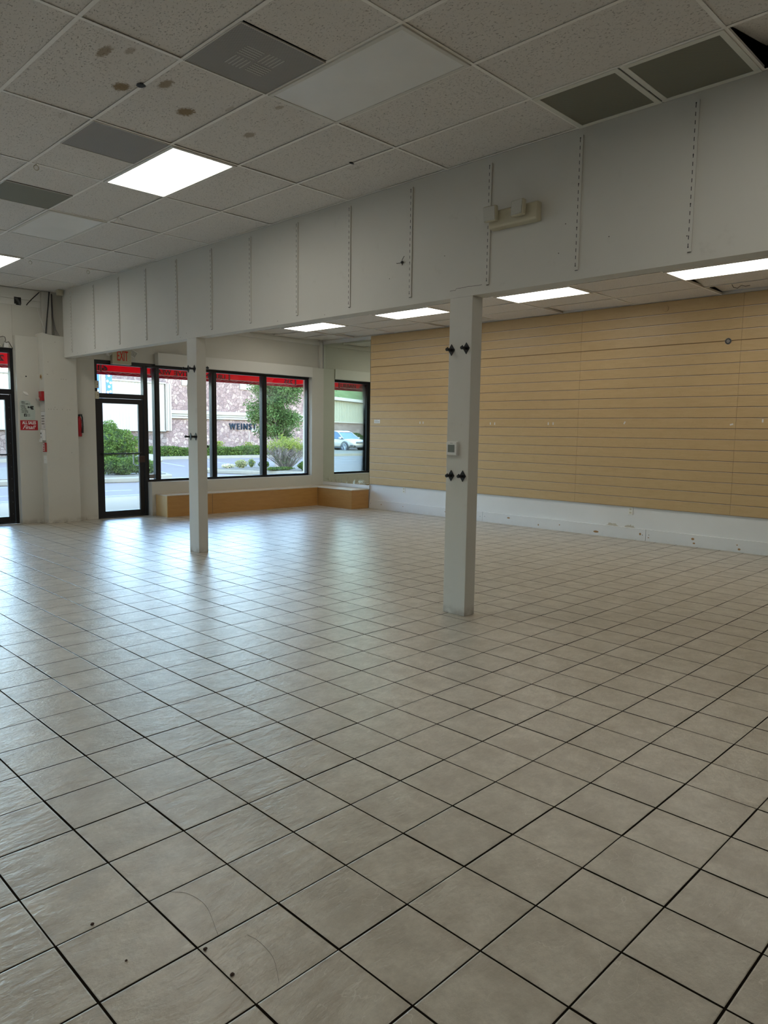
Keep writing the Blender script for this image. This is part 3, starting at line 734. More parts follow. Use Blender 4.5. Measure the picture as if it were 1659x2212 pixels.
vent(X0(4), XB0, Y0(-2), Y0(-2)+PY/2, M['vent2'], .036, 'dark return grille nearer the camera, against the header beam')
for x, y, lab in [(3.685, 10.245, 'left of two small rings hanging near the far ceiling corner'), (4.45, 10.245, 'right of two small rings hanging near the far ceiling corner'), (2.422, 6.517, 'small ring hanging beside the dusty grey vent')]:
    one('ceiling_hook', MB().ring((0, 0, -.030), .020, .0035, 'y').tube([(0, 0, -.010), (0, 0, 0)], .003, 6), M['cream'], lab, 'hook', 'small ring hooks on the ceiling grid', loc=(x, y, ZL))
one('tile_hole', MB().ball((0, 0, 0), .03, 8, (1, 1.3, .25)), M['ink'], 'small black broken hole in stained ceiling tile', 'hole', loc=(2.363, 4.567, ZL+.002))
one('tile_hole', MB().ball((0, 0, 0), .022, 8, (1.3, .8, .25)), M['ink'], 'small black hole in ceiling tile near the header beam', 'hole', loc=(4.191, 4.57, ZL+.002))
s = MB()
for k in range(7):
    a = k*.9; s.tube([(0, 0, 0), (.03*math.cos(a), .03*math.sin(a), -.008), (.055*math.cos(a+.4), .055*math.sin(a+.4), -.02-.01*(k % 3))], .0025, 5)
one('tangled_tie', s, M['white'], 'white scrap of twisted tie hanging from ceiling grid', 'tie', loc=(3.596, 7.488, ZL))
one('dangling_wire', MB().tube([(9.72, 3.52, 3.47), (9.72, 3.50, 3.43), (9.75, 3.46, 3.42), (9.76, 3.42, 3.45), (9.79, 3.38, 3.44), (9.80, 3.33, 3.445)], .0035, 6), M['screw'], 'thin dark wire curling down at the sagging aisle tile', 'wire')

# ------------------------------------------------------------------ emergency lights and exit sign
def lamp_head(parent, loc, rot, s_=.095):
    o = link('lamp_head', MB().prism([(-s_/2, -s_/2), (s_/2, -s_/2), (s_/2, s_/2), (-s_/2, s_/2)], 0, .045, 'x').mesh('lamp_head', M['beige']), parent, loc, rot); bev(o, .010, 3)
    part('lens', MB().prism([(-s_/2+.006, -s_/2+.006), (s_/2-.006, -s_/2+.006), (s_/2-.006, s_/2-.006), (-s_/2+.006, s_/2-.006)], -.004, .001, 'x'), M['lens'], o, bevel=.003)
    return o
t = thing('emergency_light', 'beige twin head emergency light on the header beam', 'emergency light', (XB0, 3.385, 3.225))
part('body', MB().prism([(0, -.068), (-.060, -.060), (-.068, -.050), (-.068, .060), (-.055, .072), (0, .072)], -.225, .215, 'y'), M['beige'], t, bevel=.006)
lamp_head(t, (-.130, .165, .035), (0, -.12, .05), .115); lamp_head(t, (-.125, -.085, .035), (0, .05, -.10), .115)
for q in (.165, -.085): part('swivel', MB().tube([(-.068, q, .03), (-.10, q, .03)], .028, 12), M['beige'], t)

t = thing('exit_sign', 'beige EXIT sign with red letters and two lamp heads', 'exit sign', (5.815, 12.22, 2.765))
part('housing', MB().box(-.17, .17, -.085, 0, -.115, .125), M['beige'], t, bevel=.005)
part('face', MB().box(-.155, .155, -.089, -.085, -.100, .115), plain('exit_face', (.50, .46, .30), .4), t)
text('letters', 'EXIT', .195, .165, M['exitred'], (0.01, -.0915, .030), '-y', t, bold=.01, thick=.004)
for q in (-1, 1):
    o = link('lamp_head', MB().box(-.055, .055, -.04, .02, -.055, .055).mesh('lamp_head', M['white']), t, (q*.225, -.06, .085), (.2, .5*q, -.25*q)); bev(o, .008, 3)
    part('lens', MB().box(-.045, .045, -.044, -.040, -.045, .045).ball((0, -.044, 0), .013, 8), M['lens'], o)
    part('arm', MB().tube([(q*.165, -.05, .09), (q*.20, -.05, .088)], .012, 8), M['white'], t)

t = thing('emergency_light', 'white emergency lamp head at the top of the left door', 'emergency light', (3.93, 12.44, 2.875))
o = link('lamp_head', MB().box(-.05, .05, -.09, -.03, -.05, .05).mesh('lamp_head', M['cream']), t, (0.005, 0, 0), (0, .6, .3)); bev(o, .008)
part('lens', MB().box(-.04, .04, -.094, -.09, -.04, .04), M['lens'], o)
part('base', MB().box(-.10, .03, -.03, 0, -.05, .05), M['cream'], t)
one('junction_box', MB().box(4.015, 4.085, 12.40, 12.44, 2.80, 2.875), M['white'], 'small white box with loose wires above the left door', 'junction box', bevel=.003)
one('loose_wire', MB().tube([(3.90, 12.41, 2.965), (3.96, 12.40, 2.95), (4.0, 12.40, 2.965), (4.035, 12.40, 2.96), (4.045, 12.40, 2.91), (4.03, 12.40, 2.885), (4.055, 12.395, 2.875), (4.085, 12.395, 2.89), (4.11, 12.40, 2.85), (4.15, 12.42, 2.79)], .005, 6), M['screw'], 'brown looping wire above the left door', 'wire')
one('junction_box', MB().box(XB0-.10, XB0-.015, 12.02, 12.10, 3.655, ZL-.001), M['beige'], 'beige box in the ceiling corner at the header beam end', 'junction box', bevel=.004)

# duct column and cables in the front corner
one('duct_casing', MB().box(4.60, 4.745, 12.36, 12.438, 3.035, 3.735), M['conduit'], 'vertical grey casing rising above the front pier', 'casing', bevel=.006)
one('black_cable', MB().tube([(4.715, 12.345, 3.735), (4.69, 12.345, 3.5), (4.665, 12.345, 3.3), (4.648, 12.345, 3.15), (4.64, 12.345, 3.06)], .009, 8), M['blackp'], 'thick black cable down the grey corner casing', 'cable')
one('black_cable', MB().tube([(4.585, 12.41, 3.72), (4.47, 12.41, 3.60), (4.40, 12.41, 3.52), (4.38, 12.41, 3.49)], .007, 8), M['blackp'], 'slanting black cable on boards left of the corner casing', 'cable')
one('thin_wire', MB().tube([(4.545, 12.42, 3.70), (4.55, 12.42, 3.45), (4.56, 12.40, 3.38), (4.60, 12.35, 3.2), (4.62, 12.345, 3.12)], .003, 5), M['white'], 'thin white wire left of the corner casing', 'wire')
s = MB()
for k in range(4): s.tube([(4.77+k*.006, 12.42, 3.72), (4.775+k*.006, 12.42, 3.35), (4.785+k*.012, 12.40, 3.16), (4.80+k*.025, 12.38, 3.04)], .003, 5)
one('wire_bundle', s, M['pole'], 'bundle of thin grey wires right of the corner casing', 'wires')
s = MB().box(4.20, 4.305, 12.418, 12.4195, 3.495, 3.60).box(4.225, 4.30, 12.418, 12.4195, 3.478, 3.495)
s.cur = 1
for k in range(3): s.tube([(4.21+k*.016, 12.416, 3.585), (4.25+k*.016, 12.412, 3.53), (4.275+k*.01, 12.416, 3.485)], .002, 5)
one('cable_opening', s, [M['ink'], M['steel']], 'black cut opening with wires in the upper wall boards', 'opening')

# ------------------------------------------------------------------ pier fittings
t = thing('camera_notice', 'pale green torn paper notice about cameras on the pier', 'notice', (4.303, 12.33, 1.835))
p_ = [(-.115, -.150), (.115, -.155), (.118, .02), (.095, .075), (.055, .085), (.045, .125), (.01, .150), (-.09, .152), (-.118, .12)]
part('paper', MB().prism(p_, -.003, 0, 'y'), M['mint'], t)
for i, (s_, wd, h, x, z) in enumerate([('SMILE', .062, .018, -.062, .122), ('YOU ARE C', .125, .018, -.022, .094), ('CAMERAS', .070, .014, -.068, .062), ('ALL OVER', .068, .012, -.064, .040), ('THE STORE', .075, .012, -.054, .020),
                                    ('YOU STEAL...', .105, .013, -.048, -.002), ('YOUR VIDEO', .100, .013, -.040, -.022), ('WILL BE ON', .100, .013, -.040, -.042)]):
    text('print', s_, wd, h, M['ink'], (x, -.0045, z), '-y', t, bold=.015, shear=.2)
part('camera_drawing', MB().box(.005, .03, -.0045, -.003, .028, .056).prism([(.03, .04), (.05, .062), (.095, .062), (.098, .045), (.075, .035), (.098, .02), (.09, .005), (.055, .008), (.045, .03)], -.0045, -.003, 'y'), M['ink'], t)
fb = part('social_icon', MB().box(-.055, -.015, -.0045, -.003, -.108, -.062), M['ink'], t); text('icon_letter', 'f', .018, .034, M['mint'], (-.032, -.0055, -.088), '-y', fb, bold=.03)
ig = MB(); frame_rect(ig, -.006, .036, -.0045, -.003, -.106, -.064, .005); ig.ring((.015, -.0045, -.085), .009, .0022, 'y'); part('social_icon', ig, M['steel'], t)
t = thing('sales_sign', 'red ALL SALES Final sign on the pier below the green notice', 'sign', (4.320, 12.33, 1.590))
part('board', MB().box(-.134, .134, -.004, 0, -.078, .078), M['red'], t)
text('lettering', 'ALL SALES', .210, .050, M['whitei'], (0, -.0055, .040), '-y', t, bold=.02, thick=.003)
text('lettering', 'Final!', .200, .062, M['whitei'], (0.002, -.0055, -.030), '-y', t, bold=.008, shear=.45, thick=.003)
o = one('adhesive_hook', MB().ball((0, 0, 0), .04, 12, (1.25, .35, .6)), M['white'], 'white oval knob stuck above the pale green notice', 'knob', loc=(4.285, 12.322, 2.095)); o.rotation_euler = (0, .7, 0)
one('wall_plug', MB().disc((4.302, 12.329, 2.364), .011, 'y', .004, 12), M['ink'], 'black round hole plug high on the pier', 'plug')
# fittings on the side of pier B (faces -x)
XS = 4.50
t = thing('round_sensor', 'round beige sensor high on the side of the pier', 'sensor', (XS, 12.225, 2.365))
part('ring', MB().ring((-.006, 0, 0), .040, .006, 'x'), M['beige'], t); part('cap', MB().disc((-.008, 0, 0), .024, 'x', .016), M['knot'], t)
t = thing('fire_strobe', 'red fire alarm strobe with clear lens on the pier', 'fire alarm', (XS, 12.20, 2.055))
part('body', MB().box(-.045, 0, -.07, .055, -.072, .078), M['redc'], t, bevel=.005)
part('strobe_lens', MB().ball((-.06, .045, -.045), .035, 10, (1, 1.1, .9)), M['lens'], t)
t = thing('printed_notice', 'white notice with four dark lines on the pier side', 'notice', (XS, 12.212, 1.672))
part('sheet', MB().box(-.003, 0, -.088, .088, -.140, .140), M['paper'], t)
e = MB(); e.box(-.0038, -.003, -.088, -.084, -.140, .140); e.box(-.0038, -.003, -.088, .088, .136, .140); part('border', e, M['steel'], t)
for k, s_ in enumerate(['NO FOOD', 'NO DRINKS', 'NO PETS', 'NO PETS']): 
    part('print', MB().box(-.0042, -.003, -.05, .065, .070-k*.042-.010, .070-k*.042+.010), M['steel'], t)
part('print', MB().box(-.0042, -.003, -.07, -.01, -.090, -.084).box(-.0042, -.003, -.075, -.005, -.112, -.104), M['steel'], t)
t = thing('card_terminal_box', 'white control box with label on the pier side', 'control box', (XS, 12.205, 1.43))
part('case', MB().box(-.040, 0, -.070, .055, -.08, .09), M['white'], t, bevel=.006)
part('label_plate', MB().box(-.042, -.040, -.02, .045, -.05, .07), M['paper'], t); part('print', MB().box(-.0430, -.042, -.005, .03, .02, .045).box(-.0430, -.042, -.01, .035, -.03, -.02), M['ink'], t)
part('flap', MB().box(-.055, -.040, -.02, .06, -.105, -.062), M['white'], t)
t = thing('fire_sign', 'small red FIRE sign on the pier side below the box', 'sign', (XS, 12.178, 1.240))
part('board', MB().box(-.012, 0, -.075, .075, -.075, .075), M['redc'], t, bevel=.003)
part('white_band', MB().box(-.013, -.012, -.005, .068, -.06, .068), M['whitei'], t); link('letters', text_mesh('letters', 'FIRE', .11, .05, M['redc'], bold=.02), t, (-.0145, .030, .0), (0, PI/2, -PI/2))
t = thing('blank_switch_plate', 'white blank plate lowest on the pier side', 'switch plate', (XS, 12.178, 1.043))
part('plate', MB().box(-.006, 0, -.062, .062, -.062, .062), M['white'], t, bevel=.002); part('slot', MB().box(-.0068, -.006, -.012, .012, -.004, .002).box(-.0068, -.006, -.06, -.058, -.06, .06), M['steel'], t)
s = MB()
for x, z in [(4.555, 1.853), (4.592, 1.853), (4.638, 1.853), (4.688, 1.851), (4.722, 1.850), (4.80, 1.848), (4.842, 1.849), (4.655, 1.885), (4.72, 2.34), (4.755, 2.34), (4.795, 2.338), (4.57, 2.60), (4.55, 2.405), (4.56, 2.40), (4.85, 1.15), (4.69, 2.92)]:
    s.disc((x+.05 if x > 4.7 else x, 12.1192, z), .0045, 'y', .002, 8)
one('screw_holes', s, M['screw'], 'rows of small dark screw holes across the white pier', 'screw holes')['kind'] = 'stuff'
t = thing('fire_extinguisher', 'red fire extinguisher hanging beside the white pier', 'fire extinguisher', (5.060, 12.165, 1.415))
part('cylinder', MB().tube([(0, 0, 0), (0, 0, .01), (0, 0, .27), (0, 0, .31), (0, 0, .335)], [.030, .037, .037, .028, .015], 20), M['redc'], t, smooth=True)
part('valve', MB().tube([(0, 0, .33), (0, 0, .36)], .016, 10).box(-.01, .05, -.01, .01, .355, .368).box(-.01, .055, -.01, .01, .335, .343), M['blackp'], t)
part('hose', MB().tube([(.0, -.01, .355), (.02, -.03, .365), (.036, -.035, .32), (.040, -.04, .20), (.034, -.045, .11), (.03, -.045, .06)], [.010, .011, .012, .012, .014, .017], 8), M['blackp'], t)
part('tag', MB().box(.050, .060, -.045, -.042, .18, .28), M['paper'], t)
part('bracket', MB().box(-.015, .015, .038, .0545, .08, .24), M['steel'], t)
for z, lab in [(2.295, 'upper beige alarm contact box beside the door transom'), (2.115, 'lower beige alarm contact box beside the door head')]:
    t = thing('contact_box', lab, 'contact box', (5.395, 12.234, z), 'beige contact boxes at the door frame')
    part('case', MB().box(-.030, .032, -.030, 0, -.062, .062), M['beige'], t, bevel=.003); part('slot', MB().box(.0, .012, -.031, -.030, -.006, .006), M['ink'], t)

# ------------------------------------------------------------------ floor debris
cr = [(1.33, 1.86, .010, 'larger brown crumb on the front floor joint'), (1.55, 1.62, .009, 'brown crumb nearest the bottom joint crossing')]
def crumb(x, y, r, lab):
    s = MB().ball((0, 0, r*.5), r, 8, (1.2, .9, .6)); s.v = [(a*(1+random.uniform(-.2, .2)), b2*(1+random.uniform(-.2, .2)), max(0, c)) for a, b2, c in s.v]
    one('dirt_crumb', s, plain('dirt', (.05, .03, .02), .95), lab, 'crumb', 'dirt crumbs along the front floor joint', loc=(x, y, .0005))
crumb(1.083, 1.81, .0065, 'larger brown crumb at the front floor joint')
crumb(1.083, 1.665, .0065, 'brown crumb nearer the camera at the front floor joint')
crumb(.891, 1.932, .004, 'tiny black speck alone on a front floor tile')
crumb(.887, 2.157, .006, 'small dark crumb on the joint at lower left')
def bez(pts, n=10):
    out = []
    P = [Vector((*q, .0012)) for q in pts]; P = [P[0]*2-P[1]]+P+[P[-1]*2-P[-2]]
    for i in range(1, len(P)-2):
        for k in range(n):
            t = k/n; out.append(.5*((2*P[i])+(-P[i-1]+P[i+1])*t+(2*P[i-1]-5*P[i]+4*P[i+1]-P[i+2])*t*t+(-P[i-1]+3*P[i]-3*P[i+1]+P[i+2])*t**3))
    return out+[P[-2]]
hairm = plain('dark_hair', (.09, .07, .05), .6)
one('hair_strand', MB().tube(bez([(1.146, 2.137), (1.184, 2.086), (1.194, 1.986), (1.147, 1.839)]), .0005, 4), hairm, 'long thin hair curved over a front floor tile, farther one', 'hair')
one('hair_strand', MB().tube(bez([(1.213, 1.775), (1.221, 1.724), (1.21, 1.638), (1.162, 1.544)]), .0005, 4), hairm, 'long thin hair curved over a front floor tile, nearer one', 'hair')

# ================================================================== OUTDOORS
GZ = -.12
def ground(name, mb, mat): return struct(name, mb, mat)
ground('parking_lot', MB().box(-140, 140, 16.3, 130, -.4, GZ), M['asphalt'])
sw = MB().box(-60, 60, 12.45, 16.15, -.4, -.03); ground('sidewalk', sw, M['walk'])
ground('sidewalk_curb', MB().box(-60, 60, 16.152, 16.298, -.4, -.028), M['curb'])
ln = MB()
def seg(x0, y0, x1, y1, w_=.10):
    d = Vector((x1-x0, y1-y0, 0)).normalized()*w_/2; n_ = Vector((-d.y, d.x, 0))
    ln.add([(x0+n_.x, y0+n_.y, GZ+.004), (x1+n_.x, y1+n_.y, GZ+.004), (x1-n_.x, y1-n_.y, GZ+.004), (x0-n_.x, y0-n_.y, GZ+.004)], [(0, 1, 2, 3)])
for k in range(-14, 14): seg(18.0+k*2.75, 34.0, 16.8+k*2.75, 29.2)
for k in range(8): seg(3.0+k*.0, 18.8+k*2.7, 9.2, 18.8+k*2.7)
seg(-40, 17.4, 60, 17.4, .12)
for k in range(9): seg(-26+k*2.75, 33, -26+k*2.75, 38.5)
for k in range(5): seg(-26, 27+k*2.2, -2, 28.5+k*2.2, .12)
ground('parking_lines', ln, M['lines'])

# ---- planted islands and beds
def island(name, poly, label, z=.03):
    t = thing(name, label, 'planting island', (poly[0][0], poly[0][1], GZ)); cx = sum(p[0] for p in poly)/len(poly); cy = sum(p[1] for p in poly)/len(poly)
    ox, oy = poly[0]
    part('curb_edge', MB().prism([(p[0]-ox, p[1]-oy) for p in poly], 0, z-GZ, 'z'), M['curb'], t, bevel=.03)
    inner = [(cx+(p[0]-cx)*.93-ox, cy+(p[1]-cy)*.93-oy) for p in poly]
    part('soil', MB().prism(inner, z-GZ, z-GZ+.02, 'z'), M['soil'], t)
    return t
island('curbed_island', [(6.0, 22.1), (10.6, 21.4), (12.3, 22.2), (13.2, 25.0), (15.0, 30.5), (14.2, 32.2), (12.0, 32.4), (8.0, 27.5)], 'curbed planting island outside the glass door')
island('curbed_island', [(15.0, 24.4), (15.9, 22.7), (16.7, 21.5), (17.6, 20.5), (19.0, 19.6), (22.0, 20.5), (21.0, 24.0), (19.2, 25.9), (16.6, 25.7), (15.3, 25.2)], 'curbed planting island under the tree outside the windows')
one('curb_end', MB().ball((0, 0, .10), 1.0, 16, (.75, .6, .32)), M['curb'], 'pale rounded curb end in the parking lot, behind the narrow sidelite', 'curb', loc=(17.3, 33.6, GZ))
ground('far_curb', MB().box(-60, 80, 36.2, 36.4, -.4, .04), M['curb']); ground('planting_bed', MB().box(-60, 80, 36.402, 44, -.4, .02), M['soil'])

def leaves(n, fn, size, rnd):
    mb = MB()
    for _ in range(n):
        c, s_ = fn(rnd); s_ *= size
        a = Vector((rnd.gauss(0, 1), rnd.gauss(0, 1), rnd.gauss(0, 1))).normalized(); b_ = a.orthogonal().normalized(); b_ = (b_*math.cos(rnd.random()*6.3)+a.cross(b_)*math.sin(rnd.random()*6.3)).normalized()
        c = Vector(c); mb.add([c-a*s_, c+b_*s_*.45, c+a*s_, c-b_*s_*.45], [(0, 1, 2, 3)])
    return mb
def blob(cx, cy, cz, rx, ry, rz, lump=.18, zmin=.02):
    ph = [random.uniform(0, 6.3) for _ in range(6)]
    def fn(r):
        d = Vector((r.gauss(0, 1), r.gauss(0, 1), r.gauss(0, 1))).normalized()
        k = 1+lump*(math.sin(5*d.x+ph[0])*math.sin(4*d.y+ph[1])+.6*math.sin(9*d.z+ph[2])*math.sin(8*d.x+ph[3]))
        q = (1-.30*r.random()**1.6)*k
        return (cx+d.x*rx*q, cy+d.y*ry*q, max(zmin, cz+d.z*rz*q)), r.uniform(.6, 1.25)
    return fn
def shrub(label, x, y, rx, ry, h, n, size, mats=None, seed=1, name='shrub', group=None, z0=.052, lump=.18):
    rnd = random.Random(seed); mt = mats or M['hedge']
    t = thing(name, label, 'shrub', (x, y, z0), group)
    part('foliage', leaves(n, blob(0, 0, h*.52, rx, ry, h*.50, lump), size, rnd), mt, t)
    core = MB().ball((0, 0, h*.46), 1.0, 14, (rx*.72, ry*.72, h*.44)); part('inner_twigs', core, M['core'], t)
    return t
shrub('tall rounded green shrub outside the glass door', 13.30, 29.2, 1.02, .95, 1.62, 9000, .058, seed=3, lump=.22)
shrub('shorter wide green shrub in front of the tall one, outside the door', 10.75, 22.7, .82, .45, .56, 6500, .042, seed=4)
shrub('small green shrub seen through the narrow sidelite', 11.85, 22.8, .26, .26, .42, 1300, .040, seed=5)
def hedge(x0, x1, y0, y1, h, seed, label, n):
    rnd = random.Random(seed); t = thing('hedge', label, 'hedge', ((x0+x1)/2, (y0+y1)/2, .02))
    L = x1-x0; W = y1-y0
    def fn(r):
        x = r.uniform(-L/2, L/2); s_ = r.random()
        bump_ = 1+.12*math.sin(x*2.1+seed)+.06*math.sin(x*5.3)
        if s_ < .5: return (x, -W/2+r.uniform(-.05, .1), r.uniform(.02, h*bump_)), r.uniform(.6, 1.2)
        return (x, r.uniform(-W/2, W/2), h*bump_+r.uniform(-.06, .04)), r.uniform(.6, 1.2)
    part('foliage', leaves(n, fn, .075, rnd), M['hedge'], t)
    part('inner_twigs', MB().box(-L/2, L/2, -W/2+.08, W/2-.08, .02, h*.86), M['core'], t); return t
hedge(18.6, 34.0, 36.7, 37.8, .46, 2, 'long low clipped hedge in front of the pink stone building', 12000)
rnd = random.Random(9)
for (x, y, h, lab) in [(18.2, 37.0, .85, 'tall weedy plant at left end of the low hedge'), (24.3, 38.2, .80, 'weed rising behind the low hedge, left of the tree'), (26.6, 38.4, .74, 'weed rising behind the low hedge, nearer the tree')]:
    t = thing('weed', lab, 'plant', (x, y, .02)); s = MB()
    for k in range(7): s.tube([(0, 0, 0), (rnd.uniform(-.12, .12), rnd.uniform(-.1, .1), h*.6), (rnd.uniform(-.25, .25), rnd.uniform(-.2, .2), h*rnd.uniform(.8, 1.05))], .008, 4)
    part('stems', s, M['twig'], t)
    part('leaves', leaves(420, lambda r, h=h: ((r.gauss(0, .17), r.gauss(0, .15), r.uniform(.1, h)), r.uniform(.6, 1.2)), .07, rnd), M['yleaf'], t)
# small plants in front of the windows
shrub('small round russet shrub on the island before the windows', 16.42, 24.2, .24, .2, .32, 900, .032, leaf_mat('russet_leaves', (.20, .19, .08), (.30, .24, .12), (.34, .40, .14)), 6)
shrub('low straw coloured grass tuft on the island curb', 15.93, 24.4, .26, .18, .15, 450, .034, leaf_mat('straw', (.45, .36, .22), (.55, .45, .28), (.40, .42, .20)), 7)
shrub('spindly light green plant beside the russet shrub', 17.1, 24.5, .16, .13, .34, 160, .035, M['yleaf'], 8)
shrub('small dark green clump left of the big tree mullion', 17.2, 23.8, .22, .2, .27, 700, .034, M['hedge'], 10)
shrub('clipped round green shrub at right edge of the window', 17.45, 21.5, .27, .25, .34, 2400, .028, M['hedge'], 11)
shrub('low ground cover strip under the twiggy bush', 16.75, 22.1, .62, .20, .12, 1300, .034, M['hedge'], 12)

# twiggy bush with yellow green tips
t = thing('twiggy_bush', 'large bare twiggy bush with yellow green tips outside the windows', 'bush', (17.25, 22.4, .052)); t.scale = (.80, .80, .80); rnd = random.Random(21)
s = MB(); tips = []
for k in range(120):
    a = rnd.uniform(0, 6.28); sp = rnd.uniform(.12, 1.0); h = rnd.uniform(1.05, 1.65)*(1-.28*sp)
    p0 = Vector((.14*math.cos(a), .14*math.sin(a), 0)); p1 = Vector((.60*sp*math.cos(a), .60*sp*math.sin(a), h*.42)); p2 = Vector((1.12*sp*math.cos(a+.2), 1.12*sp*math.sin(a+.2), h*.8)); p3 = p2+Vector((rnd.uniform(-.12, .12), rnd.uniform(-.12, .12), h*.2))
    s.tube([p0, p1, p2, p3], [.020, .014, .009, .004], 5); tips.append(p3)
    for q in range(6):
        tt = rnd.uniform(.35, 1); b0 = p1.lerp(p2, tt); b1 = b0+Vector((rnd.gauss(0, .16), rnd.gauss(0, .16), rnd.uniform(.05, .32))); s.tube([b0, b1], [.008, .003], 4)
        if rnd.random() < .3: tips.append(b1)
part('twigs', s, M['twig'], t)
hi_t = [p for p in tips if p.z > 1.02]
part('tip_leaves', leaves(3400, lambda r: ((lambda b0: (b0.x+r.gauss(0, .10), b0.y+r.gauss(0, .10), b0.z+r.gauss(0, .09)))(r.choice(hi_t)), r.uniform(.6, 1.2)), .045, rnd), M['yleaf'], t)
part('sparse_leaves', leaves(800, lambda r: ((lambda b0: (b0.x*r.uniform(.6, 1)+r.gauss(0, .08), b0.y*r.uniform(.6, 1)+r.gauss(0, .08), b0.z*r.uniform(.35, .95)))(r.choice(tips)), r.uniform(.5, 1)), .04, rnd), M['leaf'], t)

# tree
t = thing('street_tree', 'leafy green tree covering the end of the wall lettering', 'tree', (18.36, 24.44, .052)); rnd = random.Random(31)
s = MB().tube([(0, 0, -.1), (.02, 0, .9), (.0, .03, 2.2), (.04, 0, 3.6), (0, 0, 5.0)], [.13, .10, .085, .06, .02], 10)
cent = []
for k in range(80):
    z = rnd.uniform(1.25, 5.0); a = rnd.uniform(0, 6.28); R = 1.12*math.sqrt(max(.05, 1-((z-2.9)/2.6)**2))*rnd.uniform(.4, .98)
    e = Vector((R*math.cos(a), R*math.sin(a), z)); s.tube([(0, 0, max(.9, z-.7)), e*.5+Vector((0, 0, (z-.3)*.5)), e], [.035, .022, .007], 5); cent.append(e); 
    cent.append(Vector((R*.5*math.cos(a), R*.5*math.sin(a), z+.05)))
part('trunk', s, M['bark'], t)
def tl(r):
    c = r.choice(cent); d = Vector((r.gauss(0, 1), r.gauss(0, 1), r.gauss(0, .75))).normalized()*.38*r.random()**.45
    return (c+d, r.uniform(.6, 1.3))
part('crown', leaves(32000, tl, .052, rnd), M['leaf'], t)

# ---- pink stone building with white siding panel
FA = math.radians(7)
t = thing('stone_building', 'pink flagstone building with white siding across the parking lot', 'building', (22.4, 40.7, GZ), None, (0, 0, FA))
part('stone_wall', MB().box(-.2, 45, 0, 10, 0, 5.6), M['stone'], t)
part('stone_base', MB().box(-24, -.2, 0, 10, 0, 4.3), M['stone2'], t)
s = MB(); x = -24.0
while x < -.5:
    s.prism([(x, -.14), (x+.07, -.165), (x+.12, -.165), (x+.20, -.14), (x+.20, 0), (x, 0)], 1.55, 4.33, 'z'); x += .20
part('siding', s, M['siding'], t)
s = MB().box(-.34, .0, -.20, 0, 1.54, 4.36).box(-.26, -.16, -.24, -.20, 1.54, 4.36).box(-.08, .02, -.24, -.20, 1.54, 4.36); part('corner_trim', s, M['siding'], t)
s = MB().box(-24, -.34, -.22, .0, 4.33, 4.42).box(-24, -.34, -.16, 0, 1.50, 1.55); part('roof_flashing', s, M['roof'], t)
s = MB().box(.05, 45, -.16, 0, 2.58, 2.80).box(.05, 45, -.10, 0, 2.44, 2.58).box(.05, 45, -.13, 0, 2.30, 2.42); part('cornice', s, M['cornice'], t, bevel=.02)
part('sign_board', MB().box(5.62, 6.55, -.05, 0, 4.33, 4.75), M['cornice'], t); part('sign_board', MB().box(.95, 1.75, -.05, 0, 4.33, 4.85), M['cornice'], t)
text('wall_lettering', 'WEINST', 2.36, .42, M['navy'], (5.83, -.06, 1.87), '-y', t, bold=.018, thick=.08, space=1.4)
part('small_sign', MB().box(6.60, 7.2, -.04, 0, 1.50, 1.76), M['cornice'], t)
s = MB().box(-2.5, -1.9, -.03, 0, 1.02, 1.22); part('vent_opening', s, M['ink'], t)
one('thin_post', MB().tube([(28.45, 41.0, .0), (28.45, 41.0, 1.45)], .035, 8), M['bark'], 'thin dark post before the stone wall left of the tree', 'post')

# ---- lamp post with banners
t = thing('lamp_post', 'tall grey post with two blue banners outside the door', 'lamp post', (13.72, 30.5, .052))
part('pole', MB().box(-.085, .085, -.085, .085, 0, 8).box(-.13, -.10, -.05, .05, 0, 8), M['pole'], t)
for sx, lab in ((-1, 'left'), (1, 'right')):
    x0, x1 = (.15, .42) if sx > 0 else (-.42, -.15)
    bn = part('banner', MB().box(x0, x1, -.010, .010, 2.93, 4.6), M['banner'], t)
    s = MB()
    for k, (fx, z) in enumerate([(.28, 3.02), (.72, 3.05), (.5, 3.25), (.25, 3.48), (.76, 3.42), (.5, 3.72), (.3, 4.0), (.75, 4.2)]):
        xx = x0+(x1-x0)*fx; s.tube([(xx, -.011, z), (xx, -.016, z)], [.052, .052], 12)
    part('badges', s, M['whitei'], bn)
    s = MB().tube([(sx*.08, 0, 4.62), (sx*.43, 0, 4.62)], .014, 8).tube([(sx*.08, 0, 2.92), (sx*.43, 0, 2.92)], .014, 8); part('banner_arm', s, M['pole'], t)

# ---- awning over the shopfront, lettering on its street side
YA = 13.40
t = thing('awning', 'long red awning with reversed black lettering over the windows', 'awning', (10.62, YA, 2.55))
def relA(mb): mb.v = [(x-10.62, y-YA, z-2.55) for x, y, z in mb.v]; return mb
XE = 10.62; XS0 = -8.0
cvs = MB(); cvs.box(XS0, XE, YA, YA+.006, 2.612, 3.02)
cvs.hexa([(XS0, YA, 3.02), (XE, YA, 3.02), (XE, 12.50, 3.72), (XS0, 12.50, 3.72), (XS0, YA, 3.026), (XE, YA, 3.026), (XE, 12.50, 3.726), (XS0, 12.50, 3.726)])
cvs.prism([(YA, 2.612), (YA, 3.02), (12.50, 3.72), (12.50, 2.612)], XE, XE+.006, 'x')
part('canopy', relA(cvs), M['awning'], t)
val = MB().box(XS0, XE, YA, YA+.006, 2.552, 2.610).box(XE, XE+.006, 12.5, YA, 2.552, 2.610)
vm = leaf_mat('dark_red_valance', (.30, .010, .03), (.36, .012, .035), (.30, .010, .03)); part('valance', relA(val), vm, t)
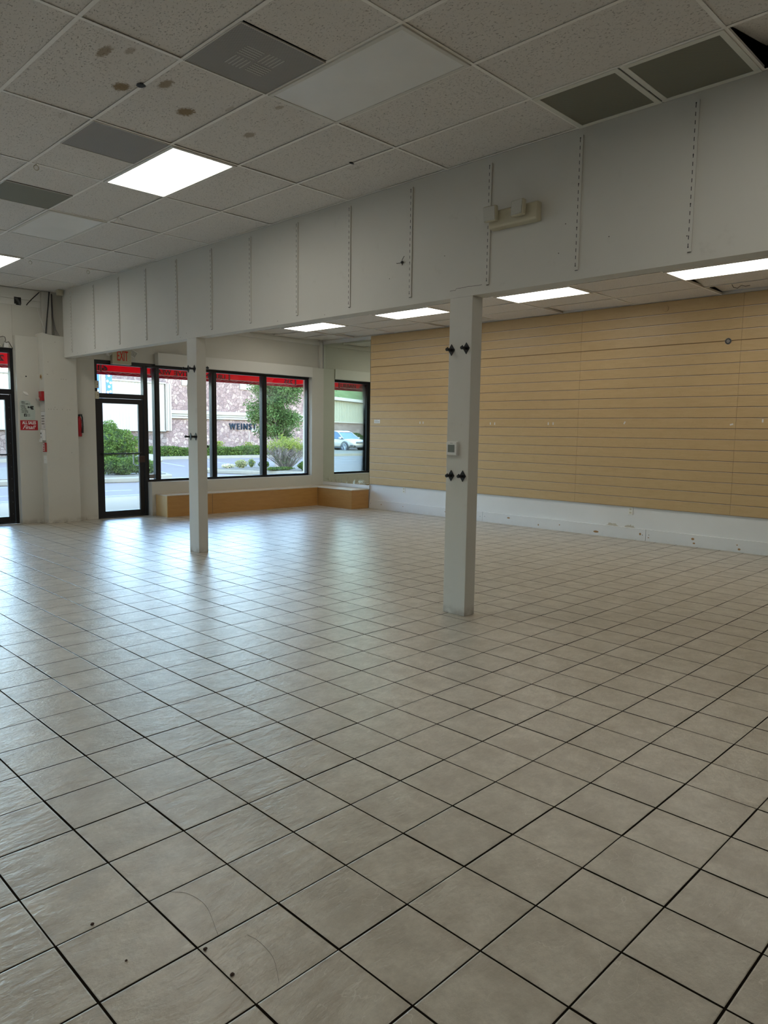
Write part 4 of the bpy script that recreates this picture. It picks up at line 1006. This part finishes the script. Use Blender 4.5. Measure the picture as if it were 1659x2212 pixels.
s = MB(); s.tube([(XS0, YA-.02, 2.614), (XE, YA-.02, 2.614)], .006, 6); s.tube([(XE-.02, YA, 2.614), (XE-.02, 12.5, 2.614)], .006, 6)
x = XE
while x > 2.0:
    s.tube([(x, YA-.02, 2.612), (x-.10, YA-.02, 2.575)], .003, 4); s.tube([(x-.10, YA-.02, 2.575), (x-.20, YA-.02, 2.612)], .002, 4); x -= .20
part('lower_rail', relA(s), M['truss'], t)
s = MB()
for x in (10.56, 8.78, 6.99, 5.99, 4.2, 2.4, .6, -1.2, -3.0): s.box(x-.012, x+.012, YA-.045, YA-.02, 2.60, 3.02); s.tube([(x, YA-.03, 3.02), (x, 12.52, 3.70)], .014, 6)
part('struts', relA(s), M['strut'], t)
def at(body, x0, x1, z, h):
    link('lettering', text_mesh('lettering', body, abs(x0-x1), h, M['ink'], thick=.016, bold=.02), t, ((x0+x1)/2-10.62, .003, z-2.55), (0, 0, PI))
am = M['ink']
at('235', 10.50, 10.26, 2.668, .095); at('URBAN', 8.70, 8.19, 2.665, .095); at('ACTIVE', 8.08, 7.50, 2.672, .095); at('WEAR', 7.44, 7.06, 2.678, .095)
at('610-2', 6.13, 5.60, 2.672, .095); at('2', 4.33, 4.25, 2.72, .10); at('URBAN', 3.6, 3.1, 2.665, .095)

# ---- what the mirror shows: car park to the left, beige building, hedge, hill
t = thing('metal_building', 'beige ribbed metal building seen in the corner mirror', 'building', (-29.5, 56.0, GZ), None, (0, 0, math.atan2(-.415, .91)))
s = MB(); x = -14.0
while x < 8:
    s.prism([(x, -.06), (x+.12, -.12), (x+.25, -.12), (x+.37, -.06), (x+.42, 0), (x, 0)], 2.55, 4.75, 'z'); x += .42
part('siding', s, M['siding2'], t)
part('stone_base', MB().box(-14, 8, 0, 8, 0, 2.5), M['stone2'], t); part('upper_wall', MB().box(-14, 8, .0, 8, 2.5, 4.7), M['siding2'], t); part('sill_band', MB().box(-14, 8, -.15, 0, 2.48, 2.58), M['cornice'], t)
part('roof', MB().prism([(-.5, 4.7), (-.5, 5.0), (4, 5.5), (8, 5.0), (8, 4.7)], -14.3, 8.3, 'x'), M['roof'], t)
hedge(-30.0, -16.0, 48.6, 50.0, 1.15, 5, 'dark hedge behind the white car, seen in the mirror', 9000)
s = MB(); rnd = random.Random(77); N = 46; vs = []; fs = []
for i in range(N):
    for j in range(10):
        x = -130+i*5.4; y = 95+j*8; z = -1+ (19*math.sin(min(1, j/7)*PI/2))*(.75+.22*math.sin(i*.33)+.1*math.sin(i*1.1+j))+rnd.uniform(-.3, .3)
        vs.append((x, y, z))
for i in range(N-1):
    for j in range(9): fs.append((i*10+j, i*10+j+1, (i+1)*10+j+1, (i+1)*10+j))
hill_b = MB().add(vs, fs)
def hfn(r):
    i = r.uniform(9, 27); j = r.uniform(0, 8.5); i0, j0 = int(i), int(j); a = Vector(vs[i0*10+j0]); c = Vector(vs[(i0+1)*10+j0+1]); p_ = a.lerp(c, r.random())
    return (p_.x+r.uniform(-2.5, 2.5), p_.y+r.uniform(-3, 3), p_.z+r.random()*2.2), r.uniform(.5, 1.3)
hl = thing('wooded_hill', 'hazy wooded hill above the beige building in the mirror', 'hill', (0, 95, -1)); 
def offm(mb, d): mb.v = [(a-d[0], b2-d[1], c-d[2]) for a, b2, c in mb.v]; return mb
part('slope', offm(hill_b, (0, 95, -1)), M['hill'], hl); part('treetops', offm(leaves(30000, hfn, .55, rnd), (0, 95, -1)), M['hill'], hl)['kind'] = 'stuff'

# ---- white suv (front towards -Y)
def car(loc, rotz, label):
    t = thing('parked_car', label, 'car', loc, None, (0, 0, rotz))
    # stations along x (front at +x), half widths and heights: (x, z_bottom, z_belt, half width at sill, half width at belt)
    body = MB(); st = [(-2.38, .55, .95, .70, .66), (-2.30, .38, 1.06, .88, .82), (-1.9, .33, 1.10, .96, .90), (-1.0, .30, 1.08, .97, .93), (0, .30, 1.05, .97, .93), (.75, .30, 1.03, .97, .93), (1.1, .31, 1.02, .97, .90), (1.6, .32, .99, .96, .86), (2.05, .34, .93, .92, .80), (2.28, .38, .84, .82, .72), (2.38, .46, .72, .72, .64)]
    n = 10
    for (x, zb, zt, w0, w1) in st:
        for (q, f_) in [(0, 1), (.30, 1.0), (.72, .985), (.93, .93), (1.0, .80)]:
            pass
    rings = []
    for (x, zb, zt, w0, w1) in st:
        h = zt-zb
        r = [(w0*.86, zb), (w0, zb+.14*h), (w0*1.0, zb+.50*h), ((w0+w1)/2*1.0, zb+.76*h), (w1, zb+.93*h), (w1*.86, zt), (w1*.4, zt+.025)]
        rings.append([(x, y, z) for y, z in r]+[(x, -y, z) for y, z in r[::-1]])
    n = len(rings[0]); vs_ = [p_ for r in rings for p_ in r]
    fs_ = [(i*n+k, (i+1)*n+k, (i+1)*n+(k+1) % n, i*n+(k+1) % n) for i in range(len(rings)-1) for k in range(n)]+[tuple(range(n)), tuple(range((len(rings)-1)*n, len(rings)*n))[::-1]]
    body.add(vs_, fs_); o = part('body', body, M['carw'], t, smooth=True)
    sb = o.modifiers.new('sub', 'SUBSURF'); sb.levels = 1; sb.render_levels = 2
    # cabin glass and roof
    def cab(name, st2, mat):
        mb = MB(); rr = []
        for (x, z0_, z1_, w0, w1) in st2: rr.append([(x, w0, z0_), (x, w1, z1_), (x, -w1, z1_), (x, -w0, z0_)])
        v_ = [p_ for r in rr for p_ in r]; f_ = [(i*4+k, (i+1)*4+k, (i+1)*4+(k+1) % 4, i*4+(k+1) % 4) for i in range(len(rr)-1) for k in range(4)]+[(0, 1, 2, 3), tuple(range(len(v_)-4, len(v_)))[::-1]]
        return part(name, mb.add(v_, f_), mat, t, bevel=.03)
    cab('window_glass', [(-2.2, 1.02, 1.06, .84, .80), (-1.75, 1.04, 1.50, .90, .70), (-.8, 1.02, 1.60, .91, .72), (.15, 1.0, 1.59, .91, .72), (.45, 1.0, 1.50, .91, .72), (1.25, .99, 1.03, .88, .84)], M['carg'])
    cab('roof_panel', [(-1.95, 1.46, 1.50, .70, .66), (-1.6, 1.55, 1.60, .73, .68), (-.8, 1.60, 1.66, .74, .68), (.1, 1.59, 1.645, .74, .68), (.42, 1.53, 1.56, .73, .69)], M['carw'])
    s = MB()
    for q in (-1, 1):
        s.tube([(.42, q*.71, 1.545), (1.22, q*.865, 1.03)], .035, 6); s.tube([(-.45, q*.735, 1.6), (-.5, q*.915, 1.04)], .03, 6); s.tube([(-1.9, q*.70, 1.47), (-2.25, q*.83, 1.05)], .07, 6)
        s.box(.88, 1.05, *sorted((q*.92, q*1.10)), 1.02, 1.16)
    part('pillars_and_mirrors', s, M['carw'], t, bevel=.01)
    g = MB().prism([(-.52, .66), (.52, .66), (.60, .80), (-.60, .80)], 2.30, 2.455, 'x'); part('grille', g, M['carb'], t, bevel=.01)
    g = MB().prism([(-.60, .36), (.60, .36), (.72, .52), (-.72, .52)], 2.28, 2.450, 'x'); part('lower_intake', g, M['carb'], t, bevel=.01)
    for q in (-1, 1):
        part('headlamp', MB().hexa([(2.02, q*.64, .70), (2.42, q*.60, .68), (2.16, q*.93, .72), (1.86, q*.93, .74), (2.0, q*.64, .83), (2.39, q*.60, .80), (2.12, q*.92, .84), (1.84, q*.92, .86)]), M['headl'], t)
        part('bumper_vent', MB().box(2.05, 2.38, *sorted((q*.72, q*.90)), .44, .56), M['carb'], t)
        part('side_sill', MB().box(-1.1, 1.1, *sorted((q*.93, q*.985)), .28, .37), M['carb'], t)
    for x in (1.46, -1.42):
        for q in (-1, 1):
            wl = link('wheel', MB().tube([(x, q*.74, .37), (x, q*.985, .37)], .37, 28).mesh('wheel', M['tyre']), t); bev(wl, .03)
            s = MB().tube([(x, q*.95, .37), (x, q*.992, .37)], .10, 14)
            for k in range(10):
                a = k*PI/5; s.tube([(x+.05*math.cos(a), q*.99, .37+.05*math.sin(a)), (x+.26*math.cos(a), q*.985, .37+.26*math.sin(a))], .018, 5)
            s.v = s.v; s.ring((x, q*.985, .37), .27, .018, 'y', 28); part('rim', s, M['rim'], wl)
            part('wheel_arch', MB().ring((x, q*.955, .38), .43, .035, 'y', 28), M['carb'], t)
    return t
car((-19.3, 44.6, GZ+.02), -PI/2, 'white suv parked outside, seen in the corner mirror')
